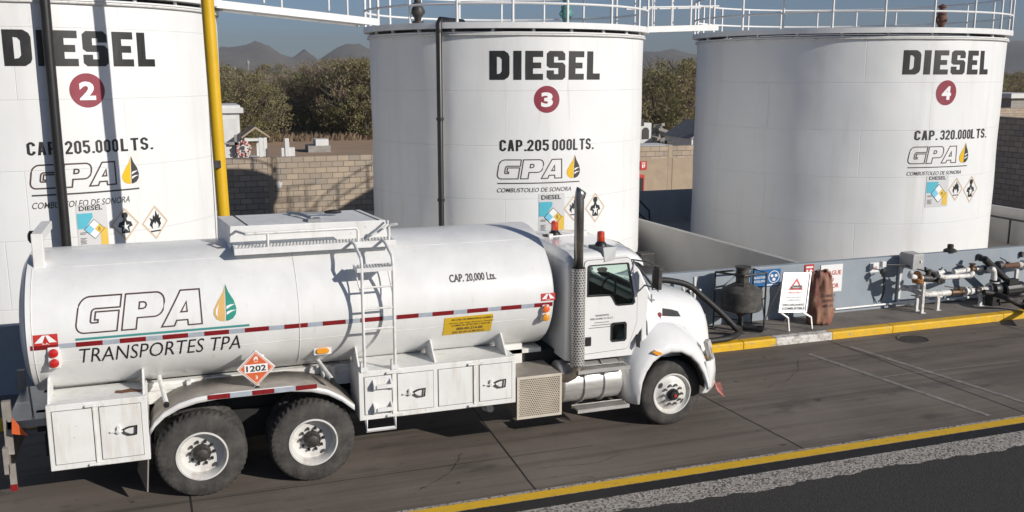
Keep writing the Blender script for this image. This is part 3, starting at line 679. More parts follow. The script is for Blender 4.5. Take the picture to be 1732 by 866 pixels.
def tank_layout(T, d0, d1, dtop, dbot, num, badge, caps, cy, ctop, logo, sheet, diamonds):
    T['num'] = num; r = T['r']; th0, zn = hit_tank(T, *num)
    U = lambda x, y: ((hit_tank(T, x, y)[0] - th0) * r, hit_tank(T, x, y)[1])
    u0, zb = U(d0, dbot); u1, _ = U(d1, dbot); um, zt = U((d0 + d1) / 2, dtop); _, zbm = U((d0 + d1) / 2, dbot)
    T['diesel'] = (zt - zbm, u1 - u0, (u0 + u1) / 2, zbm)
    T['badge'] = (U(num[0] + badge, num[1])[0] - U(num[0] - badge, num[1])[0]) / 2
    xm = (caps[0][1] + caps[-1][2]) / 2
    T['cap_z'] = U(xm, cy)[1]; T['cap_h'] = U(xm, ctop)[1] - T['cap_z']; T['cap'] = [(s, U(a, cy)[0], U(c, cy)[0]) for s, a, c in caps]
    xm = (logo[0] + logo[1]) / 2
    T['logo'] = (U(logo[0], logo[3])[0], U(logo[1], logo[3])[0], U(xm, logo[3])[1], U(xm, logo[2])[1])
    a = U(sheet[0], sheet[1]); c = U(sheet[2], sheet[3]); T['sheet'] = ((a[0] + c[0]) / 2, (a[1] + c[1]) / 2, abs(c[0] - a[0]), abs(c[1] - a[1]))
    T['diamonds'] = [(*U(x, y), U(x + hw, y)[0] - U(x, y)[0], k) for x, y, hw, k in diamonds]
T2 = dict(no=2, x=-2.5, y=21.6, r=3.6, z=6.2, seed=1.3, seam=.2, post=.3, s=1.15, label='white storage tank marked DIESEL 2, partly behind the yellow pole')
T3 = dict(no=3, x=8.14, y=23.28, r=3.4, z=5.85, seed=2.6, seam=.15, post=.15, s=1.0, label='white storage tank marked DIESEL 3, with a black pipe clipped to its side', folds=((-.87, .06, .055), (-.75, .035, -.03), (-.60, .09, .02)))
T4 = dict(no=4, x=18.64, y=23.6, r=4.2, z=5.87, seed=4.1, seam=.0, post=.4, s=1.0, label='widest white storage tank, marked DIESEL 4')
tank_layout(T2, 8, 262, 52, 112, (148, 153), 30, [('CAP.', 46, 104), ('205.000', 111, 201), ('LTS.', 205, 259)], 259, 237, (50, 237, 276, 315), (127, 347, 185, 416), [(212, 379, 22, 'health'), (263, 376, 20, 'flame')])
tank_layout(T3, 828, 1014, 86, 135, (925, 168), 21.5, [('CAP.', 845, 890), ('205', 892, 928), ('000', 934, 967), ('LTS.', 969, 1003)], 255, 236, (840, 981, 270, 302), (911, 328, 954, 395), [(970, 352, 15, 'flame'), (1007, 351, 15, 'health')])
tank_layout(T4, 1526, 1669, 85, 126, (1601, 157), 17, [('CAP.', 1546, 1585), ('320.000', 1590, 1640), ('LTS.', 1641, 1667)], 236, 220, (1534, 1636, 248, 276), (1568, 297, 1601, 349), [(1617, 320, 11, 'flame'), (1642, 320, 10, 'health')])
tanks = {}
for T in (T2, T3, T4): tanks[T['no']] = make_tank(T)
def vent(parent, x, y, z0, m, k=1.):
    b = MB(); b.lathe([(.05, 0), (.05, .18), (.13, .18), (.13, .22), (.07, .24), (.10, .32), (.14, .38), (.14, .50), (.11, .55), (.13, .58), (.13, .62), (.08, .64), (.08, .74), (.11, .76), (.11, .80), (0, .86)], (x, y, z0), n=20)
    b.tube([(x - .16, y, z0 + .44), (x + .16, y, z0 + .44)], .05, 8); b.build('vent_valve', m, parent)
def along(px, T, dist, z):
    d = ray(px, 100); k = dist / math.hypot(d[0], d[1]); return d[0] * k, d[1] * k
for px, no, m, dd in ((708, 3, M['dark_steel'], -1.8), (957, 3, M['teal_paint'], -.9), (1587, 4, M['rusty'], -1.0)):
    T = (None, None, T2, T3, T4)[no]; x, y = along(px, T, math.hypot(T['x'], T['y']) + dd, 0); vent(tanks[no], x, y, T['z'] + .10, m)
x, y = along(1437, T4, 30.0, 0); b = MB(); b.lathe([(.5, 0), (.5, .22), (.46, .28), (0, .36)], (x, y, T4['z'] + .05), n=28); b.build('roof_hatch', M['tank'], tanks[4])

# catwalk bridges between the tank roofs
def catwalk(label, A, B, wd, posts=4):
    A, B = Vector(A), Vector(B); t = thing('catwalk', label, 'catwalk', A, 'white catwalks between the tanks'); d = (B - A); n = Vector((-d.y, d.x, 0)).normalized() * wd / 2
    b = MB()
    for s in (-1, 1):
        o = n * s; e = n.normalized() * .02
        b.hexa([A + o - e, B + o - e, B + o + e, A + o + e] + [q + Vector((0, 0, .15)) for q in (A + o - e, B + o - e, B + o + e, A + o + e)])
    b.build('beam', M['rail'], t, smooth=0)
    b = MB(); k = int(d.length / .05); z = Vector((0, 0, .03))
    for i in range(k):
        p = A + d * (i / k); q = p + d.normalized() * .02; b.hexa([p - n * .96 + z, q - n * .96 + z, q + n * .96 + z, p + n * .96 + z] + [u + Vector((0, 0, .03)) + z for u in (p - n * .96, q - n * .96, q + n * .96, p + n * .96)])
    b.build('grating', M['tube_white'], t, smooth=0)
    for s in (-1, 1):
        b = MB()
        for h in (.62, 1.12): b.tube([A + n * s + Vector((0, 0, h)), B + n * s + Vector((0, 0, h))], .022, 7)
        ro = b.build('rail', M['rail'], t)
        for i in range(posts):
            p = A + d * ((i + .5) / posts) + n * s; b = MB(); b.tube([p + Vector((0, 0, .1)), p + Vector((0, 0, 1.12))], .024, 7); b.build('post', M['rail'], ro)
pa = P(365, 14, 20.6); pb = P(626, 43, 21.9)
catwalk('long white catwalk bridging tanks 2 and 3', pa - (pb - pa) * .30 + Vector((0, .4, 0)), pb + (pb - pa) * .0 + Vector((.05, .4, 0)), .8, 3)
pa = P(1088, 55, 22.4); pb = P(1188, 52, 22.6)
catwalk('short white catwalk bridging tanks 3 and 4', pa - (pb - pa) * .05 + Vector((0, .4, 0)), pb + (pb - pa) * .25 + Vector((0, .4, 0)), .8, 4)

# vertical pipes in front of the tanks
def pipe_thing(name, label, cat, pts, r, m, group=None, base=None):
    t = thing(name, label, cat, base or pts[-1], group); b = MB(); b.tube(pts, r, 14); b.build('pipe', m, t); return t
th = hit_tank(T3, 750, 200)[0]
p0 = polar(T3, 3.56, th, 6.0); p1 = polar(T3, 3.56, th, .3)
t = pipe_thing('fill_pipe', 'black fill pipe running down the side of tank 3', 'pipe', [polar(T3, 2.4, th, 6.14), polar(T3, 3.48, th, 6.14), polar(T3, 3.56, th, 6.06), p1], .062, M['black_pipe'])
for z in (5.9, 4.0, 2.2): q = polar(T3, 3.56, th, z); b = MB(); b.lathe([(.085, -.03), (.085, .03)], q, n=14); b.build('collar', M['black_pipe'], t)
a = P(72, -30, 17.5); a = Vector((P(93, 200, 17.86).x, 17.86, 7.2))
t = pipe_thing('fill_pipe', 'black fill pipe standing in front of tank 2', 'pipe', [a, Vector((a.x, 17.86, .02))], .085, M['black_pipe'])
b = MB(); b.lathe([(.15, -.02), (.15, .02)], (a.x, 17.86, 6.6), n=14); b.build('flange', M['black_pipe'], t); b = MB(); b.lathe([(.15, -.02), (.15, .03)], (a.x, 17.86, .05), n=14); b.build('flange', M['black_pipe'], t)
q = P(366, 200, 16.6)
t = pipe_thing('yellow_pole', 'tall yellow steel pole standing by tank 2 and the manhole box of the tanker', 'pole', [Vector((P(346, 0, 16.16).x, 16.16, 8.4)), Vector((P(383, 360, 16.16).x, 16.16, 0))], .10, M['yellow_steel'])
b = MB(); q = P(368, 277, 16.03); b.box(q.x - .05, q.x + .05, 16.0, 16.1, q.z - .07, q.z + .05); b.build('switch_box', M['dark_steel'], t, smooth=0, bevel=.008)
th = hit_tank(T2, 352, 200)[0]
pipe_thing('cable_conduit', 'thin pale conduit running down tank 2 beside the yellow pole', 'conduit', [polar(T2, 3.66, th + .02, 6.3), polar(T2, 3.65, th + .01, 4), polar(T2, 3.68, th + .0, 2), polar(T2, 3.65, th + .02, .1)], .018, M['tube_white'])

# ------------------------------------------------------------------ tanker truck
TY = 11.37                                   # plane of its near side
CYT, BA, BB, BZ = 12.62, 1.115, .848, 2.073  # barrel: centre line, half width, half height, centre height
XR, XF = -1.63, 4.68
truck = thing('tanker_truck', 'white tanker truck with a long horizontal barrel, parked on the concrete lane', 'tanker truck', (2.5, CYT, 0))
def hit_barrel(x, y):
    d = ray(x, y); oy, oz = (0 - CYT) / BA, (CAM_H - BZ) / BB; dy, dz = d[1] / BA, d[2] / BB
    A = dy * dy + dz * dz; B = 2 * (oy * dy + oz * dz); C = oy * oy + oz * oz - 1; D = B * B - 4 * A * C
    t = (-B - math.sqrt(max(0, D))) / (2 * A); p = _C + t * d; return p[0], p[2]
def bar_pt(x, z, off=0.):
    k = max(-.999, min(.999, (z - BZ) / BB)); ph = math.asin(k); ny, nz = -math.cos(ph) / BA, math.sin(ph) / BB; l = math.hypot(ny, nz)
    return (x, CYT - BA * math.cos(ph) + ny / l * off, z + nz / l * off)
NB = 96
def bar_ring(x, k): return [(x, CYT + BA * k * math.cos(2 * math.pi * j / NB), BZ + BB * k * math.sin(2 * math.pi * j / NB)) for j in range(NB)]
rows = [bar_ring(XR - .14, .02), bar_ring(XR - .135, .35), bar_ring(XR - .115, .65), bar_ring(XR - .075, .85), bar_ring(XR - .02, .955), bar_ring(XR + .012, .972), bar_ring(XR, .985), bar_ring(XR, 1.)]
rows += [bar_ring(x, 1 + .0012 * math.sin(9 * x)) for x in np.linspace(XR + .02, XF - .02, 26)]
rows += [bar_ring(XF, 1.), bar_ring(XF, .985), bar_ring(XF - .012, .972), bar_ring(XF + .02, .955), bar_ring(XF + .075, .85), bar_ring(XF + .115, .65), bar_ring(XF + .14, .02)]
b = MB(); b.grid(rows, True); barrel = b.build('barrel', M['paint'], truck, smooth=28)
b = MB()
for x in (1.36,): b.tube([bar_pt(x, z, .002) for z in np.linspace(BZ - .8, BZ + .845, 40)], .004, 5)
for x in (XR + .06,): b.tube([bar_pt(x, z, .001) for z in np.linspace(BZ - .8, BZ + .845, 40)], .005, 5)
for z in (2.795, 1.80): b.tube([bar_pt(x, z, -.001) for x in np.linspace(XR + .02, XF - .02, 12)], .0045, 5)
b.build('weld_seam', M['frame_paint'], barrel)
BC = ('v', .05)
def on_bar(off): return lambda u, v: bar_pt(u, v, off)
# lettering on the barrel
x0, z0 = hit_barrel(127, 563); x1, z1 = hit_barrel(342, 545); _, zt = hit_barrel(235, 496); _, zb = hit_barrel(235, 556)
b = MB()
for VF in gpa_outline(zt - zb, x1 - x0, .016): flat(b, move2d(VF, x0, zb), on_bar(.005), BC)
b.build('logo_letters', M['brown_ink'], truck, smooth=0)
L_, R_, C_, S1, S2 = drop_halves(); dx, dzb = hit_barrel(381, 543); _, dzt = hit_barrel(388, 480); k = (dzt - dzb)
b = MB(); flat(b, move2d(fill2d([L_]), dx, dzb, k), on_bar(.005), BC); dro = b.build('logo_drop', M['ochre'], truck, smooth=0)
b = MB(); flat(b, move2d(fill2d([R_]), dx, dzb, k), on_bar(.0055), BC); b.build('drop_half', M['green'], dro, smooth=0)
b = MB()
for q in (C_, S1, S2): flat(b, move2d(fill2d([q]), dx, dzb, k), on_bar(.009), BC)
b.build('drop_veins', M['white'], dro, smooth=0)
xa, za = hit_barrel(128, 575); xb, zb2 = hit_barrel(422, 549); zz = (za + zb2) / 2
b = MB(); flat(b, fill2d([rect(xa, zz - .013, xb, zz + .013)]), on_bar(.005), BC); b.build('logo_underline', M['teal'], truck, smooth=0)
xa, za = hit_barrel(132, 612); xb, zb2 = hit_barrel(411, 588); _, zt = hit_barrel(270, 577); _, zb = hit_barrel(270, 601)
v, f = text2d('TRANSPORTES TPA', zt - zb, (xb - xa) - .03, -.006, .18); b = MB(); flat(b, ([(x + xa, y + zb) for x, y in v], f), on_bar(.005), BC); b.build('company_lettering', M['ink'], truck, smooth=0)
xa, zb = hit_barrel(761, 478); xb, _ = hit_barrel(840, 475); v, f = text2d('CAP. 20,000 Lts.', .095, xb - xa, .02); b = MB(); flat(b, ([(x + xa, y + zb) for x, y in v], f), on_bar(.005), BC); b.build('capacity_lettering', M['ink_thin'], truck, smooth=0)
# emergency notice
A0 = [hit_barrel(*p) for p in ((748, 567), (829, 559), (834, 530), (752, 538))]
b = MB(); flat(b, fill2d([A0]), on_bar(.005), BC); no_ = b.build('emergency_notice', M['sign_yellow'], truck, smooth=0)
(ax0, az0), (ax1, az1), (ax2, az2), (ax3, az3) = A0; W = ax1 - ax0; Hh = (az3 - az0 + az2 - az1) / 2; za = (az0 + az1) / 2
for txt, fy, wd, hh in (('EN CASO DE EMERGENCIA QUIMICA', .80, .86, .10), ('Derrame, Fuga, Fuego, Exposicion o Accidente', .64, .92, .07), ('LLAMAR AL SETIQ DIA Y NOCHE', .49, .8, .09), ('800-00-214-00', .26, .54, .15), ('(55) 55-59-15-88 (D.F.)', .07, .66, .12)):
    b = MB(); v, f = text2d(txt, hh * Hh, wd * W, .012); flat(b, ([(x + ax0 + W * (.02 + (1 - wd) / 2) + .05 * fy, y + za + fy * Hh) for x, y in v], f), on_bar(.008), None)
    b.build('notice_lettering', M['brown_ink'], no_, smooth=0)
# reflective tape
zt = hit_barrel(700, 534)[1]; x = hit_barrel(671, 537)[0]; per = .462
cuts = [XR + .03]; k = -9
while True:
    for q in (x + k * per, x + k * per + .282):
        if XR + .03 < q < XF - .01: cuts.append(q)
    k += 1
    if x + k * per > XF: break
cuts.append(XF - .01); b = MB(); b.grid([[bar_pt(c_, zt + v, .004) for c_ in cuts] for v in (-.028, -.009, .009, .028)])
o = b.build('reflective_tape', [M['tape_red'], M['tape_silver']], truck, smooth=0)
for p in o.data.polygons:
    if ((p.center.x + ORG[truck.name].x - x) % per) > .282: p.material_index = 1
# round-cornered emblem plates, lamp plates
def emblem(px, py, w_, h_):
    xe, ze = hit_barrel(px, py); b = MB(); flat(b, fill2d([rect(xe - w_ / 2, ze - h_ / 2, xe + w_ / 2, ze + h_ / 2)]), on_bar(.006), BC); e = b.build('emblem', M['sign_red'], truck, smooth=0)
    b = MB()
    for lp in ([(-.46, -.25), (-.12, .42), (.0, .42), (-.14, -.25)], [(.46, -.25), (.12, .42), (.0, .42), (.14, -.25)]): flat(b, move2d(fill2d([lp]), xe, ze, w_, h_), on_bar(.009), None)
    v, f = text2d('S.A.', .16 * h_, .3 * w_, .02); flat(b, ([(x + xe - .15 * w_, y + ze - .42 * h_) for x, y in v], f), on_bar(.009), None)
    b.build('emblem_mark', M['white'], e, smooth=0)
    b = MB(); flat(b, move2d(fill2d([[(.02, .36), (-.05, .08), (.0, .08), (-.03, -.18), (.06, .14), (.01, .14)]]), xe, ze, w_, h_), on_bar(.012), None); b.build('emblem_bolt', M['sign_red'], e, smooth=0)
emblem(77, 575, .25, .125); emblem(927, 502, .20, .10)
def lamp_plate(px, py, mats, w_=.125, h_=.25):
    xl, zl = hit_barrel(px, py); yy = bar_pt(xl, zl)[1]; b = MB(); b.box(xl - w_ / 2, xl + w_ / 2, yy - .05, yy + .25, zl - h_ / 2, zl + h_ / 2); pl = b.build('lamp_bracket', M['box_paint'], truck, smooth=0, bevel=.012)
    for s, m in zip((.058, -.058), mats):
        b = MB(); b.lathe([(.052, 0), (.052, .012), (.046, .024), (.02, .034), (0, .036)], (xl, yy - .05, zl + s), (0, -1, 0), n=20); b.build('lamp', m, pl)
lamp_plate(92, 604, (M['red_lens'], M['red_lens'])); lamp_plate(921, 528, (M['orange_lens'], M['amber']), .10, .22)
xl, zl = hit_barrel(545, 592); yy = bar_pt(xl, zl)[1]
b = MB(); b.box(xl - .11, xl + .11, yy - .03, yy + .2, zl - .055, zl + .055); pl = b.build('side_lamp', M['box_paint'], truck, smooth=0, bevel=.01)
b = MB(); b.prism(arc(xl + .045, zl, .035, -90, 90, 6) + arc(xl - .045, zl, .035, 90, 270, 6), yy - .052, yy - .03); b.build('lens', M['amber'], pl, bevel=.006)
# lifting post at the rear top, and manhole box with its walkway
a = P(45, 378, 12.1); b = MB(); b.box(-1.56, -1.44, 12.05, 12.17, 2.75, P(58, 396, 12.05).z); b.box(-1.56, -1.44, 12.17, 13.1, P(58, 396, 12.05).z - .10, P(58, 396, 12.05).z); b.build('rollover_guard', M['box_paint'], truck, smooth=0, bevel=.008)
b = MB(); q = P(52, 402, 12.4); b.lathe([(.04, -.02), (.075, 0), (.075, .05), (.04, .07)], (-1.62, 12.45, q.z), (1, 0, 0), n=16); b.build('rear_fitting', M['black'], truck)
hx = [Vector(p) for p in ((.62, 12.17, 2.80), (2.62, 12.17, 2.80), (2.45, 12.98, 2.80), (.52, 12.98, 2.80), (.64, 12.15, 3.155), (2.585, 12.15, 3.135), (2.40, 12.95, 3.175), (.53, 12.95, 3.175))]
b = MB(); b.hexa(hx); hatch = b.build('manhole_box', M['box_paint'], truck, smooth=0, bevel=.01)
b = MB()
for u in (.11, .955): # lid seams
    b = MB(); p, q = hx[4].lerp(hx[5], u), hx[7].lerp(hx[6], u); d = Vector((.013, 0, 0)); z = Vector((0, 0, .003)); b.face([p - d + z, p + d + z, q + d + z, q - d + z])
    b.build('lid_seam', M['gap'], hatch, smooth=0)
b = MB(); pl = lambda x, y: P(x, y, 12.45); b.tube([(1.42, 12.80, 3.20), (1.55, 12.55, 3.21), (1.66, 12.30, 3.185)], .02, 7); b.box(1.6, 1.76, 12.20, 12.34, 3.15, 3.19); b.tube([(1.52, 12.62, 3.20), (1.9, 12.55, 3.215)], .014, 7)
b.lathe([(.03, -.02), (.03, .05)], (1.44, 12.78, 3.17), n=10); b.build('clamp', M['grey_plate'], hatch)
b = MB(); b.tube([(1.86, 12.56, 3.215), (1.93, 12.55, 3.22), (2.0, 12.54, 3.22), (2.08, 12.53, 3.215)], [.016, .028, .03, .014], 10); b.build('clamp_handle', M['black'], hatch)
# walkway grating on the near side
b = MB(); b.box(.66, 2.64, 11.83, 11.86, 2.845, 2.925); b.box(.66, .69, 11.86, 12.16, 2.845, 2.925); b.box(2.61, 2.64, 11.86, 12.16, 2.845, 2.925)
wk = b.build('walkway', M['white_metal'], truck, smooth=0, bevel=.004)
b = MB()
k = 46
for i in range(k):
    x = .70 + i * (1.90 / k); b.hexa([Vector(p) for p in ((x, 11.86, 2.895), (x + .016, 11.86, 2.895), (x + .066, 12.16, 2.895), (x + .05, 12.16, 2.895), (x, 11.86, 2.918), (x + .016, 11.86, 2.918), (x + .066, 12.16, 2.918), (x + .05, 12.16, 2.918))])
for y in (11.92, 11.98, 12.04, 12.10): b.box(.69, 2.61, y, y + .012, 2.893, 2.912)
b.build('grating', M['tube_white'], wk, smooth=0)
zr = 3.10
b = MB(); b.tube([(.66, 12.13, 3.06), (.70, 11.98, zr + .02), (.80, 11.85, zr), (2.14, 11.85, zr), (2.165, 11.85, zr - .03), (2.165, 11.85, 2.90)], .017, 9); b.tube([(1.06, 11.85, zr), (1.06, 11.85, 2.90)], .017, 9)
b.tube([(2.60, 12.10, 3.13), (2.58, 12.0, 3.10), (2.33, 11.99, 2.93)], .015, 8); b.tube([(2.56, 11.85, 2.90), (2.56, 11.85, 3.09), (2.58, 11.83, 3.12), (2.66, 11.80, 3.13)], .017, 9); b.build('hand_rail', M['tube_white'], wk)
# ladder
LX0, LX1, LY = 2.105, 2.49, 11.345
b = MB()
for x in (LX0, LX1): b.tube([(x, LY + .03, 1.40), (x, LY, 1.5), (x, LY, 2.74), (x, LY + .03, 2.80), (x - .02, LY + .30, 2.92), (x - .02, 11.85, 2.93)], .019, 9)
ld = b.build('ladder', M['tube_white'], truck)
for z in (2.44, 2.17, 1.915):
    b = MB(); b.tube([(LX0, LY, z), (LX1, LY, z + .0)], .014, 8); b.build('rung', M['tube_white'], ld)
b = MB(); b.box(LX0 - .06, LX1, LY - .015, LY + .002, 2.635, 2.685); b.box(LX0 - .06, LX0 - .045, LY, LY + .26, 2.635, 2.685); b.box(LX1 - .015, LX1, LY, LY + .26, 2.635, 2.685)
for i in range(12): x = LX0 - .03 + i * .037; b.hexa([Vector(p) for p in ((x, LY, 2.66), (x + .012, LY, 2.66), (x + .042, LY + .26, 2.66), (x + .03, LY + .26, 2.66), (x, LY, 2.682), (x + .012, LY, 2.682), (x + .042, LY + .26, 2.682), (x + .03, LY + .26, 2.682))])
for y in (.06, .12, .18, .24): b.box(LX0 - .05, LX1, LY + y, LY + y + .01, 2.658, 2.676)
b.tube([(LX0, LY, 2.30), (LX0 - .05, LY + .24, 2.65)], .010, 6); b.tube([(LX1, LY, 2.30), (LX1 - .02, LY + .24, 2.65)], .010, 6); b.build('landing_step', M['white_metal'], ld, smooth=0)
for x in (LX0, LX1):
    b = MB(); b.box(x - .045, x + .045, TY - .02, TY + .06, 1.365, 1.43); b.box(x - .045, x - .03, TY - .03, TY + .06, 1.43, 1.49); b.build('foot_bracket', M['white_metal'], ld, smooth=0)
b = MB(); b.tube([(LX0 + .01, TY + .02, .75), (LX0 + .01, TY - .01, .60), (LX1 - .01, TY - .01, .60), (LX1 - .01, TY + .02, .75)], .021, 4); b.build('lower_step', M['white_metal'], ld, smooth=0)
# lockers
def locker(nm, x0, x1, z0, z1, depth, gussets, doors, top_back):
    b = MB(); b.box(x0, x1, TY, TY + depth, z0, z1); lk = b.build(nm, M['box_paint'], truck, smooth=0, bevel=.007)
    for g in gussets:
        b = MB(); b.prism([(TY + .06, z1), (11.90, z1), (11.90, z1 + .10), (11.72, z1 + .24), (11.66, z1 + .24)], g, g + .022, 'X'); b.build('gusset', M['box_paint'], lk, smooth=0, bevel=.004)
    for (dx0, dx1, hinge, handle) in doors:
        b = MB(); b.box(dx0, dx1, TY - .012, TY - .001, z0 + .075, z1 - .075); dr = b.build('locker_door', M['box_paint'], lk, smooth=0, bevel=.004)
        b = MB(); e = .007; za, zb = z0 + .075, z1 - .075
        for q in (rect(dx0 - e, za - e, dx1 + e, za), rect(dx0 - e, zb, dx1 + e, zb + e), rect(dx0 - e, za, dx0, zb), rect(dx1, za, dx1 + e, zb)): b.prism(q, TY - .004, TY - .0015)
        b.build('door_gap', M['seam'], dr, smooth=0)
        if hinge:
            b = MB()
            for zz in (z0 + .03, z1 - .045): b.lathe([(.014, -.05), (.014, .05)], (hinge - .055, TY - .022, zz), (1, 0, 0), n=8); b.box(hinge - .10, hinge + .10, TY - .016, TY - .006, zz - .014, zz + .014)
            b.box(hinge - .028, hinge - .012, TY - .010, TY - .002, z0 + .05, z1 - .06); b.build('lock_bar', M['rusty'] if False else M['frame_paint'], dr, smooth=30)
            b = MB(); b.box(hinge - .035, hinge - .028, TY - .006, TY - .002, z0 + .05, z1 - .06); b.build('door_edge', M['gap'], dr, smooth=0)
        if handle:
            hx_, hz_ = handle; b = MB(); b.tube([(hx_ - .12, TY - .03, hz_), (hx_ + .02, TY - .03, hz_)], .010, 8); b.lathe([(.03, 0), (.03, .035), (.015, .04)], (hx_ - .03, TY - .012, hz_ + .005), (0, -1, 0), n=12); b.lathe([(.020, 0), (.02, .03)], (hx_ - .03, TY - .012, hz_ + .045), (0, -1, 0), n=10); b.build('latch', M['frame_paint'], dr)
            b = MB(); b.tube([(hx_ + .02, TY - .035, hz_ + .018), (hx_ + .03, TY - .035, hz_ - .018), (hx_ + .085, TY - .04, hz_ - .048), (hx_ + .155, TY - .04, hz_ - .048), (hx_ + .165, TY - .04, hz_ + .052), (hx_ + .085, TY - .04, hz_ + .045)], .011, 8, closed=True); b.build('handle', M['black'], dr)
    return lk
lk1 = locker('rear_locker', -1.49, -.43, .575, 1.35, .62, (-1.475, -.47), ((-1.43, -1.02, None, None), (-.94, -.50, -.98, (-.72, .97))), 0)
lk2 = locker('side_locker', 2.03, 4.10, .735, 1.37, .62, (2.045, 3.02, 3.985), ((2.10, 2.44, None, None), (2.52, 2.98, 2.48, (2.70, 1.03)), (3.05, 3.50, None, None), (3.60, 4.04, 3.55, (3.78, 1.03))), 0)
for z in (.86, 1.16):
    b = MB(); b.box(2.24, 2.42, TY - .10, TY - .075, z, z + .045)
    for x in (2.20, 2.42): b.prism([(TY - .012, z - .06), (TY - .012, z + .10), (TY - .10, z + .045), (TY - .10, z)], x, x + .02, 'X')
    b.build('door_step', M['white_metal'], lk2, smooth=0)
b = MB()
for i in range(7):
    p = [(-.80 + .21 * u + .03 * rng.uniform(-1, 1), 11.55 + .13 * v) for u, v in ((0, 0), (.4, -.15), (.8, .0), (1, .5), (.7, .9), (.3, .8))]
    break
flat(b, fill2d([[(-.78, 11.60), (-.70, 11.56), (-.60, 11.58), (-.50, 11.55), (-.47, 11.62), (-.56, 11.66), (-.60, 11.72), (-.70, 11.68), (-.77, 11.69)]]), lambda u, v: (u, v, 1.3535)); b.build('rust_patch', M['rust'], lk1, smooth=0)
b = MB(); FY = 2 * CYT - TY  # unseen far-side lockers, added to block light from under the truck
b.box(-1.49, -.43, FY - .62, FY, .575, 1.35); b.build('far_locker_blocker', M['box_paint'], truck, smooth=0, bevel=.007)
b = MB(); b.box(2.03, 4.10, FY - .62, FY, .735, 1.37); b.build('far_locker_blocker', M['box_paint'], truck, smooth=0, bevel=.007)
b = MB(); b.lathe([(.25, -.02), (.295, .02), (.295, .88), (.25, .92)], (4.86, 2 * CYT - 11.82, .80), (1, 0, 0), 28); b.build('fuel_tank', M['alu'], truck)  # unseen second tank, also added to block light under the chassis
# chassis, frame skirt and running gear
b = MB()
for y in (12.18, 12.96): b.box(-1.7, 6.9, y, y + .10, .78, 1.02)
b.box(-1.6, -.4, 11.95, 13.3, .55, .8)
for x in (.14, 1.45, 6.58): b.tube([(x, 11.7, .52), (x, 13.5, .52)], .085, 10)
b.box(.35, 1.25, 12.12, 13.12, .42, .80); b.box(1.9, 4.1, 11.99, 13.2, .62, .95); b.tube([(1.6, 12.62, .55), (6.0, 12.62, .62)], .06, 10); b.box(4.2, 6.9, 12.05, 13.2, .55, 1.2)
b.build('chassis', M['chassis'], truck, smooth=0)
b = MB(); b.box(-.45, 2.05, 12.02, 12.12, 1.03, 1.30); b.box(-1.49, 4.7, 12.0, 13.24, 1.20, 1.26)
for x in (.02, 1.65, 1.78): b.box(x, x + .05, 11.94, 12.02, 1.05, 1.30)
b.build('barrel_cradle', M['frame_paint'], truck, smooth=0)
b = MB(); b.box(4.02, 4.42, 12.0, 13.2, 1.06, 1.34); b.build('front_cradle', M['frame_paint'], truck, smooth=0)
b = MB(); b.box(4.10, 4.36, 12.02, 12.3, .84, 1.06); b.build('wood_block', M['plaster'], truck, smooth=0)
fp = [(-.42, .93), (-.36, 1.03), (-.25, 1.13), (-.08, 1.215), (.12, 1.265), (.35, 1.285), (1.2, 1.285), (1.45, 1.25), (1.65, 1.185), (1.82, 1.08), (1.97, .95)]
b = MB(); b.grid([[(x, y, z) for x, z in fp] for y in (TY, TY + .62)]); mg = b.build('mudguard', M['dust_metal'], truck, smooth=40, solid=.012)
b = MB(); b.grid([[(x, y, z) for x, z in fp] for y in (2 * CYT - TY - .62, 2 * CYT - TY)]); b.build('far_mudguard_blocker', M['dust_metal'], truck, smooth=40, solid=.012)  # unseen mirror copy, added to keep light out from behind the wheels
b = MB(); b.grid([[(x, TY - .004, z + dz) for x, z in fp] for dz in (.006, -.065)]); b.build('mudguard_lip', M['white_metal'], mg, smooth=40, solid=.006)
for i in range(5):
    a = .24 + i * .256; MB().box(a, a + .252, TY - .012, TY - .009, 1.225, 1.282).build('reflector', M['tape_silver' if i % 2 else 'tape_red'], mg, smooth=0)
for x0, x1 in ((-.30, -.22), (1.60, 1.72), (.82, .82)):
    b = MB(); b.tube([(x0, 12.0, 1.42 if x0 != .82 else 1.34), (x1, TY + .10, 1.28 if x0 != -.30 else 1.20)], .028, 10); bo = b.build('mudguard_brace', M['tube_white'], truck)
    b = MB(); b.lathe([(0, -.01), (.034, 0), (.034, .03), (0, .04)], (x1, TY + .085, 1.28 if x0 != -.30 else 1.20), (0, -1, -.2), n=12); b.build('cap', M['black'], bo)
b = MB(); b.hexa([Vector(p) for p in ((-.50, TY + .02, .17), (-.485, TY + .02, .17), (-.605, TY + .62, .22), (-.62, TY + .62, .22), (-.435, TY + .02, .95), (-.42, TY + .02, .95), (-.45, TY + .62, .95), (-.465, TY + .62, .95))]); b.build('mudflap', M['dust_metal'], truck, smooth=0)
# dangerous goods placard
pc = Vector((.815, TY + .06, 1.535)); a = .205
dm = lambda k: [(0, -k), (k, 0), (0, k), (-k, 0)]
b = MB(); b.prism([(pc.x + x, pc.z + z) for x, z in dm(a + .022)], pc.y, pc.y + .03); b.box(pc.x - .06, pc.x + .10, pc.y + .03, pc.y + .08, pc.z - .1, pc.z + .15); b.box(pc.x - .03, pc.x + .03, pc.y + .02, pc.y + .05, 1.27, pc.z - .15); pk = b.build('placard', M['frame_paint'], truck, smooth=0, bevel=.004)
b = MB(); flat(b, fill2d([dm(a)]), lambda u, v: (pc.x + u, pc.y - .002, pc.z + v)); b.build('placard_face', M['placard'], pk, smooth=0)
b = MB(); flat(b, ribbon2d(dm(a * .93), .006), lambda u, v: (pc.x + u, pc.y - .004, pc.z + v)); flat(b, fill2d([rect(-.135, -.052, .135, .052)]), lambda u, v: (pc.x + u, pc.y - .004, pc.z + v))
